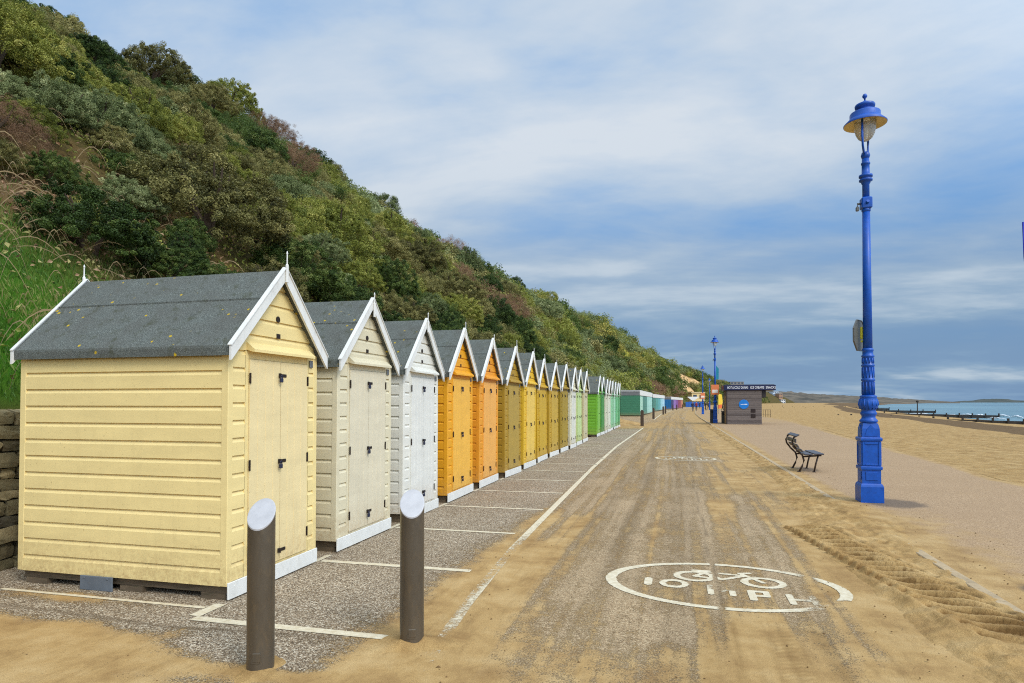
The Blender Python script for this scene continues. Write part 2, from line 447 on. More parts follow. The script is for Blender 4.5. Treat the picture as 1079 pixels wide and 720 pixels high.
# road + parking apron
ry = yspace(1.4, 235, 0.0065)
rx = np.concatenate([np.linspace(-6.4, -4.2, 34), np.arange(-4.15, 2.47, 0.035), [2.47]])
RX, RY = np.meshgrid(rx, ry)
road_at = {'sand': sandmask(RX, RY), 'stain': stainmask(RX, RY), 'apron': sst(-1.4, -2.3, RX + .3 * (fbm(RX, RY, 77, 3) - .5)) * sst(46, 41, RY) * sst(3.0, 3.6, RY + .5 * sst(-2, -3, RX))}
road = gridmesh('road', RX + shiftx(RY), RY, 0 * RX, mat_road(), road_at); tag(road, kind='structure')

# promenade paving
py_ = yspace(1.4, 150, 0.02)
pt = np.linspace(0, 1, 70)
PT, PY = np.meshgrid(pt, py_)
px0 = 2.56 + shiftx(PY); px1 = edgex(PY) + .35 * (fbm(PY * .7, PY * 0, 51, 3) - .5)
PX = px0 + (px1 - px0) * PT
ps = 0.28 + .75 * np.exp(-((PX - 2.5) / .45) ** 2) * sst(13, 9, PY) + .75 * np.exp(-((PX - 2.6) / .25) ** 2) + 0.75 * sst(.9, 1.0, PT) + .35 * (fbm(PX * .8, PY * .5, 55, 4) - .5) + .35 * sst(42, 60, PY)
ps += 0.28 * np.exp(-((PX - 3.2) / .7) ** 2 - ((PY - 8) / 3) ** 2)
dm = np.exp(-((PX - 3.35) / .5) ** 2 - ((PY - 11.3) / .55) ** 2) + .7 * np.exp(-((PX - 3.05) / .35) ** 2 - ((PY - 16.5) / .8) ** 2) + .9 * np.exp(-((PX - 3.0) / .18) ** 2 - ((PY - 6.4) / .2) ** 2)  # damp round the lamp foot; further dark patches under the bench and nearer
pv = gridmesh('pavement', PX, PY, 0 * PX + 0.05, mat_prom(), {'sand': ps, 'damp_shade': dm}); tag(pv, kind='structure')
# kerb stones
kb = MB(); yk = 1.4
conc = simple('concrete', S(184, 160, 124, .88), .9, .18, 5, .5, 90, dirt=(S(120, 100, 72), .6))
while yk < 140:
    s0, s1 = float(shiftx(yk)), float(shiftx(yk + .9))
    kb.bbox(2.455 + s0, 2.562 + s0, yk + .004, yk + .905, -0.1, 0.056 + .004 * (int(yk * 10) % 3), .008); yk += .915
tag(kb.build('kerb', conc), kind='structure')

# sand drift heaped against the kerb, with a tractor tyre print
by = yspace(2.4, 46, 0.0034)
bx = np.arange(0.95, 3.6, 0.017)
BX, BY = np.meshgrid(bx, by)
nb = fbm(BX * 2.2, BY * 1.6, 61, 5) - .5
nf = fbm(BX * 11, BY * 9, 63, 4) - .5
narrow = sst(9, 16, BY)
cx = 2.12 + .16 * narrow; wd = .42 - .2 * narrow
hump = np.exp(-(np.abs(BX - cx) / wd) ** 2.4)
H = -0.035 + (.085 - .015 * narrow) * hump * (1 + .9 * nb) + .05 * sst(2.25, 2.5, BX)
H += .05 * hump * nf + .012 * nf * sst(-.03, 0, H)
spread = sst(13, 10, BY) * sst(6.0, 8.2, BY)
H += (.030 + .06 * nb) * np.exp(-((BX - 2.68) / .30) ** 2) * spread
H += .035 * sst(0, .12, BX - 2.27 + .15 * nb) * sst(5.7, 5.2, BY) * sst(2.75, 2.5, BX) * (1 + 1.6 * nf)
xt = 2.20 - .165 * (BY - 5.5)
tr = sst(.27, .22, np.abs(BX - xt)) * sst(4.95, 5.2, BY) * sst(9.6, 8.6, BY)
ph = (BY + .62 * (BX - xt) + .05 * nb) / .20
fr = ph - np.floor(ph)
ridge = sst(0, .16, fr) * sst(.62, .46, fr)
side = 1 + .25 * np.sin((BX - xt) * 14)
H = H * (1 - tr) + tr * (.002 + .070 * ridge * (1 + .35 * nb) * side + .006 * nf)
DAMP_SHADE = tr * (1.15 - 1.1 * ridge) + .55 * hump * sst(.05, .3, nf) + .35 * sst(16, 22, BY) * hump * sst(0, .2, nf + nb * .6) + .6 * sst(5.9, 5.2, BY) * sst(2.15, 2.35, BX) * sst(2.7, 2.5, BX)  # shade painted into tread gaps, plus dark mottling and a darker kerb lip
H += .02 * np.exp(-((np.abs(BX - xt) - .3) / .05) ** 2) * sst(5, 5.3, BY) * sst(9.6, 8.6, BY)
H = np.where((BX < 1.0) | (BX > 3.55), -.05, H)
drift = gridmesh('sand_drift', BX + shiftx(BY), BY, H, mat_sand('drift_sand', 3.0, False, .7), {'damp_shade': DAMP_SHADE}); tag(drift, kind='structure')
# heap of sand between the gabled and the flat roofed huts
hx, hy = np.meshgrid(np.linspace(-6.6, -1.9, 60), np.linspace(43.6, 60, 90))
hh = -.05 + (.55 * np.exp(-((hx + 5.0) / 1.5) ** 2 - ((hy - 50) / 4.5) ** 2)) * (.7 + .7 * fbm(hx * 1.1, hy * .8, 71, 4)) + .3 * np.exp(-((hx + 3.2) / .8) ** 2 - ((hy - 47) / 1.6) ** 2) * fbm(hx * 2, hy * 2, 72, 3)
hp = gridmesh('sand_heap', hx, hy, hh, bpy.data.materials['drift_sand']); tag(hp, kind='structure')

# ------------------------------------------------------------------ painted markings (children of the road)
def mat_paint(name, wear):
    m, nt, b = newmat(name); p = pos(nt)
    sa = attr(nt, 'sand')
    n = noise(nt, p, 14, 8, .75); nf_ = noise(nt, p, 90, 2, .6)
    f = mth(nt, 'ADD', mth(nt, 'MULTIPLY', sa, 1.0), mth(nt, 'ADD', mth(nt, 'MULTIPLY', mth(nt, 'SUBTRACT', n, .5), .8), mth(nt, 'MULTIPLY', mth(nt, 'SUBTRACT', nf_, .5), .35)))
    vis = mapr(nt, f, wear, wear + .22, 1, 0, True)
    L(nt, ramp(nt, noise(nt, p, 20, 5, .6), [(.3, S(200, 182, 146, .9)), (.7, S(230, 218, 190, .92))]), b.inputs['Base Color'])
    b.inputs['Roughness'].default_value = .75
    out = nt.nodes['Material Output']; tr_ = nt.nodes.new('ShaderNodeBsdfTransparent'); mx = nt.nodes.new('ShaderNodeMixShader')
    L(nt, vis, mx.inputs[0]); L(nt, tr_.outputs[0], mx.inputs[1]); L(nt, b.outputs[0], mx.inputs[2]); L(nt, mx.outputs[0], out.inputs[0])
    return m
PAINT = mat_paint('road_paint', .60); PAINT_HARD = mat_paint('road_paint_fresh', .98)

def strip(name, pts, width, mat, z=.004, step=.05):
    P = [Vector((p[0], p[1], 0)) for p in pts]; rows = []
    for a, b_ in zip(P[:-1], P[1:]):
        n_ = max(2, int((b_ - a).length / max(step, .004 * a.y)))
        for k in range(n_): rows.append(a.lerp(b_, k / n_))
    rows.append(P[-1]); V = []; k = 4
    for i, p in enumerate(rows):
        t = (rows[min(i + 1, len(rows) - 1)] - rows[max(i - 1, 0)]).normalized(); nrm = Vector((t.y, -t.x, 0))
        for j in range(k + 1): V.append(p + nrm * width * (j / k - .5))
    V = np.array([(v.x, v.y, z) for v in V])
    G = V.reshape(len(rows), k + 1, 3)
    return gridmesh(name, G[..., 0], G[..., 1], G[..., 2], mat, {'sand': sandmask(G[..., 0], G[..., 1]) * (.62 if name == 'edge_line' else 1) + (.10 + .10 * sst(8, 16, G[..., 1]) if name == 'edge_line' else 0) + (.22 * sst(8, 20, G[..., 1]) if name == 'bay_line' else 0)}, parent=road)

strip('edge_line', [(-1.48, 3.2), (-1.66, 5), (-1.78, 7), (-2.02, 16), (-2.13, 24), (-2.0, 42)], .092, PAINT)
strip('edge_line', [(-1.95, 62), (-1.9, 90), (-.6, 132), (2.0, 165)], .11, PAINT)
for k in range(0, 21):
    yl = 4.13 + 1.82 * k
    strip('bay_line', [(-3.57, yl), (-1.93 - .012 * k, yl)], .085 if k < 2 else .075, PAINT_HARD if k < 4 else PAINT)
strip('bay_line', [(-3.60, 4.175), (-3.60, 4.47)], .10, PAINT_HARD, .0045)
strip('bay_line', [(-5.78, 4.36), (-3.66, 4.36)], .045, PAINT_HARD)
for k in range(1, 14):
    yl = 4.13 + 1.82 * k
    strip('bay_line', [(-3.62, yl - .16), (-3.62, yl + .24)], .06, PAINT_HARD, .0045)

def sdf_seg(x, y, ax, ay, bx, by, w):
    dx, dy = bx - ax, by - ay
    t = np.clip(((x - ax) * dx + (y - ay) * dy) / (dx * dx + dy * dy), 0, 1)
    return np.hypot(x - ax - t * dx, y - ay - t * dy) - w
def roundel(name, cx, cy, sx_, sy_, wear0):
    """speed roundel: ring, bicycle and 10 MPH, worn by sand; local units metres for the near one"""
    r = .009
    gx, gy = np.meshgrid(np.arange(-1.1, 1.1, r), np.arange(-.80, .80, r))
    x, y = gx + r / 2, gy + r / 2
    # ring
    q = np.hypot(x / 1.05, y / .745)
    d = np.abs(q - .955) - .047
    d = d * .8
    def seg(*a): 
        nonlocal d
        d = np.minimum(d, sdf_seg(x, y, *a))
    def ring(ax, ay, rx, ry_, w):
        nonlocal d
        d = np.minimum(d, (np.abs(np.hypot((x - ax) / rx, (y - ay) / ry_) - 1) * min(rx, ry_)) - w)
    # bicycle
    ring(-.24, .22, .165, .15, .03); ring(.36, .14, .165, .15, .03)
    for s in ((-.24, .22, .0, .16), (.0, .16, .22, .34), (-.17, .40, .22, .34), (-.17, .40, .0, .16), (-.24, .22, -.15, .36), (.18, .42, .36, .14), (.18, .42, .27, .45)):
        seg(*s, .024)
    seg(-.24, .43, -.10, .43, .03)
    # 10 MPH
    b0, b1 = -.42, -.20; w = .028
    def at(x0): return x0
    seg(-.66, b0 + .27, -.66, b1 + .23, .034)
    ring(-.43, b0 + .34, .10, .105, .028)
    b0, b1 = -.32, -.08
    seg(-.12, b0, -.12, b1, w); seg(-.12, b1, -.03, b0 + .1, w); seg(-.03, b0 + .1, .06, b1, w); seg(.06, b1, .06, b0, w)
    b0, b1 = -.40, -.16
    seg(.22, b0, .22, b1, w + .006); seg(.22, b1, .34, b1, w); seg(.34, b1, .34, b0 + .12, w); seg(.22, b0 + .11, .34, b0 + .11, w)
    b0, b1 = -.44, -.20
    seg(.52, b0, .52, b1, w); seg(.70, b0, .70, b1, w); seg(.52, b0 + .12, .70, b0 + .12, w)
    ins = d < 0
    ii = np.argwhere(ins)
    nx = gx.shape[1]
    vid = -np.ones((gx.shape[0] + 1, nx + 1), dtype=np.int64)
    for dj, di in ((0, 0), (0, 1), (1, 1), (1, 0)): vid[ii[:, 0] + dj, ii[:, 1] + di] = 0
    vv = np.argwhere(vid == 0); vid[vv[:, 0], vv[:, 1]] = np.arange(len(vv))
    V = np.stack([-1.1 + vv[:, 1] * r, -.80 + vv[:, 0] * r, np.zeros(len(vv))], -1)
    F = np.stack([vid[ii[:, 0], ii[:, 1]], vid[ii[:, 0], ii[:, 1] + 1], vid[ii[:, 0] + 1, ii[:, 1] + 1], vid[ii[:, 0] + 1, ii[:, 1]]], -1)
    V = V * np.array([sx_, sy_, 1]) + np.array([cx, cy, .0045])
    # sand lies over the right hand side and along the cracks
    lx = (V[:, 0] - cx) / sx_
    sm = wear0 + .03 * sst(.86, .78, np.hypot(lx / 1.05, (V[:, 1] - cy) / sy_ / .745)) + .45 * sst(.42, .95, lx + .5 * (fbm(V[:, 0] * 3, V[:, 1] * 3, 81, 3) - .5)) + .45 * np.exp(-((V[:, 0] - .355 * 1) / .03) ** 2) + .25 * (fbm(V[:, 0] * 4, V[:, 1] * 4, 83, 3) - .5)
    sm = sm - .5 * sst(.80, .90, lx) * sst(-.35, -.1, (V[:, 1] - cy) / sy_)
    sm = sm + .35 * np.exp(-((lx + .0) / .18) ** 2 - (((V[:, 1] - cy) / sy_ + .12) / .08) ** 2)
    return npmesh(name, V, F, PAINT, {'sand': sm}, False, parent=road)
roundel('speed_roundel', .41, 6.08, 1.0, 1.0, .47)
roundel('speed_roundel', .28, 19.35, .83, .95, .02)

# ------------------------------------------------------------------ sea
def mat_sea():
    m, nt, b = newmat('sea_water'); p = pos(nt)
    b.inputs['Base Color'].default_value = (*S(70, 138, 152), 1); b.inputs['Roughness'].default_value = .28
    b.inputs['Specular IOR Level'].default_value = .35
    c = ramp(nt, noise(nt, vscale(nt, p, (.012, .004, 1)), 1.0, 5, .6), [(.35, S(74, 116, 130, .8)), (.65, S(118, 156, 162, .8))])
    L(nt, c, b.inputs['Base Color'])
    bump(nt, b, mth(nt, 'ADD', noise(nt, vscale(nt, p, (.35, .12, 1)), 1.0, 6, .65), 0.0), .5, .8)
    return m
SEA = mat_sea()
ys = np.concatenate([np.linspace(-60, 400, 60), 400 * 1.12 ** np.arange(1, 31)])
xs = np.concatenate([np.linspace(25, 400, 60), 400 * 1.12 ** np.arange(1, 31)])
SX, SY = np.meshgrid(xs, ys)
sea = gridmesh('sea', SX, SY, 0 * SX - 1.5, SEA); tag(sea, kind='structure')
foam = simple('foam', (.86, .89, .9), .7, .06, 3)
fm = MB()
for (u0, u1, v0, v1, hgt) in ((1024, 1046, 438.6, 440.2, .5), (1050, 1064, 438.2, 439.4, .4), (1066, 1078, 439.4, 440.6, .4), (955, 990, 436.4, 437.6, .3), (985, 1022, 437.6, 439, .35), (900, 948, 432.6, 434, .3), (1010, 1030, 437.4, 438.2, .3), (1040, 1060, 441.2, 442, .25)):
    a = Vector(W(u0, v0, -1.4)); b_ = Vector(W(u1, v1, -1.4)); n_ = 14; ring_ = []
    for k in range(n_ + 1):
        p = a.lerp(b_, k / n_); s_ = hgt * (0.25 + math.sin(math.pi * k / n_)) * random.uniform(.6, 1.2)
        ring_.append((p.x, p.y, -1.42 + s_ * .55))
    fm.smooth = True; fm.tube(ring_, [max(.08, hgt * .55 * math.sin(math.pi * (k + .3) / (n_ + .6)) * random.uniform(.7, 1.2)) for k in range(n_ + 1)], 7)
tag(fm.build('breaking_wave', foam, parent=sea))

# crumbs of damp sand, grit and seaweed scraps lying about the foreground
rgd = np.random.default_rng(77); VD, FD = [], []; od = 0
for _ in range(2600):
    yy = 2.6 + 14 * rgd.uniform() ** 2; xx = rgd.uniform(-6.2, 3.6)
    if float(sandmask(np.array(xx), np.array(yy))) < .62 or rgd.uniform() > .25 + .75 * float(sst(.8, 1.6, xx)): continue
    r_ = rgd.uniform(.003, .011) * (1 if rgd.uniform() < .95 else 1.8)
    bz = .052 if xx > 2.6 else (.0 if xx < 1.2 else float(np.interp(xx, [1.2, 2.1, 2.6], [0, .03, .052])))
    d = np.array([[1, 0, 0], [-.5, .8, 0], [-.6, -.7, 0], [.1, .1, .9], [.2, -.8, .3]]) * rgd.uniform(.6, 1.4, (5, 3)) * r_ + np.array([xx, yy, bz])
    VD.append(d); FD.append(np.array([[0, 1, 3], [1, 2, 3], [2, 4, 3], [4, 0, 3]]) + od); od += 5
cr_ = npmesh('sand_crumbs', np.concatenate(VD), np.concatenate(FD), simple('damp_crumb', S(112, 84, 50), .95, .3, 30), None, False); tag(cr_, 'loose crumbs of moist sand and grit scattered on the ground', 'crumbs', kind='stuff')
# ------------------------------------------------------------------ gabled beach huts
HW, HD, HZ0, HZE, HZP = 1.32, 2.20, 0.12, 2.135, 2.83      # width, depth, wall bottom, eaves, ridge
PITCH = 0.15
def shiplap(mb, to3, z0, z1, lim, inset, skip=0):
    """rows of shiplap: to3(u, z, n) -> point; lim(z) -> (u0, u1)"""
    z = z0
    while z < z1 - 1e-4:
        h = min(PITCH, z1 - z)
        rows = [(z, -.004), (z, .0135), (z + h - .040, .0135), (z + h - .022, .003), (z + h - .008, -.004), (z + h, -.004)]
        prev = None; pts = []
        for zz, n in rows:
            a, b = lim(zz)
            pts.append((to3(a + inset, zz, n), to3(b - inset, zz, n)))
        vs = [p for q in pts for p in q]
        mb.add(vs, [(2 * i, 2 * i + 1, 2 * i + 3, 2 * i + 2) for i in range(len(rows) - 1)])
        z += h

def hut_meshes():
    P = {}
    # --- walls
    w = MB()
    side = lambda y, sg: (lambda u, z, n: (u, y + sg * n, z))
    shiplap(w, side(0, -1), HZ0, HZE, lambda z: (-HD, 0), .045)
    shiplap(w, side(HW, 1), HZ0, HZE, lambda z: (-HD, 0), .045)
    f3 = lambda u, z, n: (n, u, z)
    D0, D1 = .245, 1.145
    shiplap(w, f3, HZ0 + .03, 2.10, lambda z: (0, D0), .04)
    shiplap(w, f3, HZ0 + .03, 2.10, lambda z: (D1, HW), .03)
    def glim(z):
        t = min(HW / 2, (HZP + .0 - z) / 1.05)
        return (HW / 2 - t, HW / 2 + t)
    shiplap(w, f3, 2.10, HZP - .05, glim, 0)
    b3 = lambda u, z, n: (-HD - n, u, z)
    shiplap(w, b3, HZ0, HZE, lambda z: (0, HW), .02); shiplap(w, b3, HZE, HZP - .05, glim, 0)
    # corner boards and the flat strips that the board ends die into
    for (x0, x1) in ((-.05, .0155), (-HD - .0155, -HD + .05)):
        w.bbox(x0, x1, -.0155, .046, HZ0, HZE, .004); w.bbox(x0, x1, HW - .046, HW + .0155, HZ0, HZE, .004)
    w.box(-.03, .0135, D0 - .043, D0 + .0, HZ0 + .02, 2.095); w.box(-.03, .0135, D1, D1 + .034, HZ0 + .02, 2.095)
    w.box(-HD + .04, -.04, -.0, HW, HZ0 + .004, HZ0 + .02)          # floor
    w.box(-.012, .011, D0 + .001, D1 - .001, 2.03, 2.101)           # door head
    w.box(-.02, .010, D0 + .001, D1 - .001, HZ0, .172)              # threshold
    P['wall'] = (w, 'paint')
    # --- doors
    def leaf(y0, y1):
        d = MB(); n = 4; wd = (y1 - y0) / n
        prof = [(y0, .0)]
        for k in range(n):
            a = y0 + k * wd; g = .005
            prof += [(a + (g if k else 0.0), .026), (a + wd - (g if k < n - 1 else 0), .026)]
            if k < n - 1: prof.append((a + wd, .019))
        prof.append((y1, .0))
        d.prism([(q, p) for p, q in prof], 'z', .178, 2.026)
        return d
    P['doorL'] = (leaf(D0 + .004, (D0 + D1) / 2 - .003), 'door'); P['doorR'] = (leaf((D0 + D1) / 2 + .003, D1 - .004), 'door')
    mid = (D0 + D1) / 2
    hg = MB()
    hg.box(.026, .031, D0 - .006, D0 + .014, -.045, .045); hg.lathe([(.006, -.047), (.006, .047)], 8, (.034, D0 + .003, 0)); P['hinge'] = (hg, 'iron')
    hp = MB()
    hp.bbox(.026, .034, mid + .008, mid + .085, -.015, .015, .003); hp.bbox(.026, .042, mid - .036, mid - .004, -.021, .021, .004); hp.tube([(.04, mid - .03, -.004), (.055, mid - .03, .012), (.055, mid - .03, -.02)], .006, 6)
    P['hasp'] = (hp, 'iron')
    pl = MB(); pl.bbox(.044, .068, mid - .049, mid - .012, -.066, -.024, .006); pl.tube([(.058, mid - .045, -.024), (.058, mid - .043, -.005), (.058, mid - .031, .004), (.058, mid - .019, -.005), (.058, mid - .018, -.024)], .005, 6)
    P['padlock'] = (pl, 'navy')
    # --- drip board over the doors
    d = MB(); d.prism([(.0135, 2.175), (.028, 2.168), (.095, 2.112), (.095, 2.088), (.078, 2.088), (.0135, 2.108)], 'y', D0 - .03, D1 + .03)
    d.v = [(p[0], p[1], p[2]) for p in d.v]; P['drip_board'] = (d, 'paint')
    # --- plaque, vent, corner latch
    q = MB(); q.bbox(.012, .018, .64, .70, 2.245, 2.29, .002); P['plaque'] = (q, 'iron')
    q = MB(); q.add([(.018 + .004 * (k % 2), .66 + r * math.cos(a), 2.425 + r * math.sin(a)) for r in (.028, .012) for k, a in enumerate([2 * math.pi * i / 12 for i in range(12)])],
                    [(i, (i + 1) % 12, 12 + (i + 1) % 12, 12 + i) for i in range(12)]); q.lathe([(.030, -.004), (.030, .004)], 12)
    q.v = q.v[:24] + [(.016 + z, .66 + x, 2.425 + y) for x, y, z in q.v[24:]]; P['vent'] = (q, 'iron')
    q = MB(); q.bbox(.010, .03, D1 + .045, D1 + .095, 2.00, 2.075, .004); P['corner_plate'] = (q, 'steel')
    # --- roof: two felted slabs with a turned down eave
    OV, BK = .075, .028; t = .03
    sl_ = 1.05
    r = MB()
    for sg in (-1, 1):
        yc = HW / 2
        ye = yc + sg * (HW / 2 + .065)
        ze = HZP + .055 - sl_ * (HW / 2 + .065)
        nseg = 3
        top = [(yc + (ye - yc) * k / nseg, HZP + .055 + (ze - HZP - .055) * k / nseg) for k in range(nseg + 1)]
        poly = top + [(ye + sg * .004, ze - .02), (ye + sg * .002, ze - .085), (ye - sg * .012, ze - .085), (ye - sg * .014, ze - .05), (yc, HZP + .055 - t - .012)]
        r.prism(poly, 'x', -HD - BK, OV)
        # felt lap half way up
        y0, z0 = yc + (ye - yc) * .40, HZP + .055 - sl_ * abs(ye - yc) * .40
        r.box(-HD - BK + .001, OV - .001, min(y0, y0 + sg * .012), max(y0, y0 + sg * .012), z0 - .014, z0 + .003)
    P['roof'] = (r, 'felt')
    # --- barge boards
    def barge(sg, x0, x1):
        yc = HW / 2; zt = HZP + .075; dz = .105
        yl = HW / 2 + .085; zl = zt - sl_ * yl
        poly = [(yc + sg * .001, zt), (yc + sg * yl, zl), (yc + sg * yl, zl - dz - .02), (yc + sg * (yl - .012), zl - dz - .012 + .0), (yc + sg * .001, zt - dz * 1.18)]
        m = MB(); m.prism(poly, 'x', x0, x1)
        m.prism([(yc + sg * .001, zt + .012), (yc + sg * (yl + .006), zl + .006), (yc + sg * (yl + .006), zl - .004), (yc + sg * .001, zt + .001)], 'x', x0 - .012 if x0 > 0 else x0, x1 + (.012 if x0 > 0 else .014))
        return m
    P['bargeFL'] = (barge(-1, OV + .001, OV + .022), 'trim'); P['bargeFR'] = (barge(1, OV + .001, OV + .022), 'trim')
    P['bargeBL'] = (barge(-1, -HD - BK - .022, -HD - BK - .001), 'trim'); P['bargeBR'] = (barge(1, -HD - BK - .022, -HD - BK - .001), 'trim')
    for nm, x in (('finialF', OV + .010), ('finialB', -HD - BK - .010)):
        f = MB(); f.lathe([(.015, HZP - .06), (.015, HZP + .10), (.007, HZP + .115), (.006, HZP + .20), (.010, HZP + .21), (.003, HZP + .235)], 8, (x + (.024 if x > 0 else -.024), HW / 2, 0)); P[nm] = (f, 'trim')
    s = MB(); s.bbox(.016, .034, -.012, HW + .012, .012, .150, .003)
    for k in range(5):
        s.lathe([(.006, 0), (.006, .003)], 6, (0, 0, 0)); n8 = 12
        s.v[-n8:] = [(.034 + z, .06 + k * .3 + x, .11 + y) for x, y, z in s.v[-n8:]]
    P['skirting'] = (s, 'trim')
    b = MB(); b.box(-HD + .02, -.012, .03, .085, .052, .1185); b.box(-HD + .02, -.012, HW - .085, HW - .03, .052, .1185)
    b.box(-HD + .03, -HD + .08, .086, HW - .086, .052, .1185)
    for x in (-.26, -1.1, -HD + .05):
        b.box(x, x + .24, .02, .12, .0, .051); b.box(x, x + .24, HW - .12, HW - .02, .0, .051)
    P['base_timber'] = (b, 'wood')
    return P

def mat_hut(name, col):
    m, nt, b = newmat(name); v0 = objc(nt)
    mo = nt.nodes.new('ShaderNodeMapping'); L(nt, v0, mo.inputs[0]); mo.inputs['Location'].default_value = (random.uniform(0, 40), random.uniform(0, 40), 0); v = mo.outputs[0]
    n1 = noise(nt, vscale(nt, v, (1.5, 1.5, 5)), 1.6, 5, .6)
    c = mixc(nt, mapr(nt, n1, .3, .7), tuple(x * .93 for x in col), tuple(min(1, x * 1.05) for x in col))
    st = noise(nt, vscale(nt, v, (7, 7, .7)), 2.2, 7, .68)                     # rain streaks and salt
    zz = nt.nodes.new('ShaderNodeSeparateXYZ'); L(nt, v, zz.inputs[0])
    g = mth(nt, 'MULTIPLY', mapr(nt, st, .5, .78), mapr(nt, zz.outputs[2], .1, 2.0, .30, .07))
    c = mixc(nt, g, c, tuple(x * .55 + y * .12 for x, y in zip(col, S(120, 96, 60))))
    sp2 = mth(nt, 'MULTIPLY', mapr(nt, mth(nt, 'ADD', zz.outputs[2], mth(nt, 'MULTIPLY', noise(nt, v, 5, 6, .7), .5)), .75, .2), .85)
    c = mixc(nt, mth(nt, 'MULTIPLY', sp2, mapr(nt, noise(nt, v, 30, 5, .7), .35, .65)), c, S(170, 136, 88))
    spk = noise(nt, v, 55, 2, .5)
    c = mixc(nt, mapr(nt, spk, .69, .74, 0, .35), c, S(90, 70, 44))
    L(nt, c, b.inputs['Base Color']); b.inputs['Roughness'].default_value = .48; b.inputs['Specular IOR Level'].default_value = .35
    bump(nt, b, noise(nt, vscale(nt, v, (2, 2, 10)), 14, 4, .6), .12, .004)
    return m

def mat_felt():
    m, nt, b = newmat('roofing_felt'); v = objc(nt)
    rnd = orand(nt)
    sh = nt.nodes.new('ShaderNodeVectorMath'); sh.operation = 'ADD'; L(nt, v, sh.inputs[0])
    cb = nt.nodes.new('ShaderNodeCombineXYZ'); L(nt, mth(nt, 'MULTIPLY', rnd, 37.0), cb.inputs[0]); L(nt, cb.outputs[0], sh.inputs[1]); v = sh.outputs[0]
    c = ramp(nt, noise(nt, v, 150, 3, .75), [(.32, S(46, 49, 46)), (.5, S(90, 95, 90)), (.72, S(158, 163, 154))])
    c = mixc(nt, mapr(nt, noise(nt, v, 3.2, 6, .65), .35, .68, 0, .55), c, S(84, 82, 76))
    moss = mapr(nt, noise(nt, v, 9, 7, .7), .54, .68, 0, .65)
    c = mixc(nt, moss, c, S(64, 66, 44))
    vo = nt.nodes.new('ShaderNodeTexVoronoi'); vo.inputs['Scale'].default_value = 9; L(nt, v, vo.inputs['Vector'])
    lich = mth(nt, 'MULTIPLY', mapr(nt, mth(nt, 'ADD', vo.outputs['Distance'], mth(nt, 'MULTIPLY', noise(nt, v, 60, 3, .7), .22)), .27, .21), mapr(nt, noise(nt, v, 1.7, 3, .5), .46, .53))
    c = mixc(nt, lich, c, S(190, 160, 30))
    L(nt, c, b.inputs['Base Color']); b.inputs['Roughness'].default_value = .92; b.inputs['Specular IOR Level'].default_value = .25
    bump(nt, b, mth(nt, 'ADD', noise(nt, v, 160, 3, .7), mth(nt, 'MULTIPLY', noise(nt, v, 5, 4, .6), 2.2)), .5, .006)
    return m

TRIM = simple('white_board', S(230, 228, 220, .92), .5, .05, 5, .08, 40, dirt=(S(150, 140, 122), .35), stretch=(1, 1, .4))
IRON = simple('blackened_iron', S(52, 46, 42), .55, .3, 30, .2, 120, metal=.6, dirt=(S(120, 70, 36), .6))
NAVY = simple('padlock_body', S(34, 38, 62), .4, .2, 20)
STEEL = simple('galvanised', S(132, 134, 134), .45, .2, 20, metal=.7)
WOOD = simple('weathered_timber', S(108, 92, 72, .8), .9, .35, 7, .6, 60, dirt=(S(60, 66, 34), .7), stretch=(.5, 4, 4))
FELT = mat_felt()
FIXED = {'felt': FELT, 'trim': TRIM, 'iron': IRON, 'navy': NAVY, 'steel': STEEL, 'wood': WOOD}
NEUTRAL = mat_hut('hut_paint', S(230, 205, 140, .9))

HUTS = [  # colour of walls, of doors, label
    ((244, 219, 152), (240, 217, 162), 'pale yellow beach hut standing nearest, its whole side wall in view'),
    ((228, 216, 182), (226, 214, 184), 'cream beach hut right behind the nearest pale yellow one'),
    ((234, 230, 216), (231, 228, 217), 'white beach hut between the cream hut and the first orange hut'),
    ((240, 168, 34), (246, 186, 74), 'golden orange beach hut next to the white one'),
    ((240, 160, 44), (245, 178, 88), 'deeper orange beach hut, second of the two orange ones'),
    ((178, 140, 44), (182, 150, 66), 'brownish olive beach hut just after the two orange huts'),
    ((232, 186, 50), (238, 198, 92), 'bright yellow beach hut just after the brownish olive one'),
    ((206, 162, 34), (208, 168, 48), 'mustard yellow beach hut right after the bright yellow one'),
    ((196, 156, 46), (200, 164, 62), 'dull mustard hut, third after the brownish olive one'),
    ((164, 134, 36), (170, 142, 48), 'dark ochre hut standing just before the off white hut'),
    ((226, 218, 186), (224, 222, 206), 'off white hut between the dark ochre hut and the pale lime hut'),
    ((192, 206, 132), (196, 216, 150), 'pale lime hut between an off white and a beige hut'),
    ((198, 184, 136), (208, 198, 160), 'beige hut standing just before the bright green hut'),
    ((116, 176, 46), (130, 188, 80), 'bright lime green hut with its side wall in view past the beige one'),
    ((66, 140, 52), (72, 144, 72), 'mid green hut right behind the bright lime green one'),
    ((206, 206, 176), (216, 214, 186), 'cream hut first after the two strong green huts'),
    ((214, 214, 190), (222, 222, 200), 'cream hut second after the two strong green huts'),
    ((132, 196, 140), (150, 208, 160), 'soft mint hut just behind the second cream hut past the greens'),
    ((160, 210, 170), (172, 220, 184), 'palest mint hut, third from the far end of the gabled row'),
    ((106, 182, 122), (120, 192, 134), 'mint green hut, next to last in the gabled row'),
    ((84, 160, 100), (98, 172, 116), 'leaf green hut closing the far end of the gabled row'),
]
HP = hut_meshes()
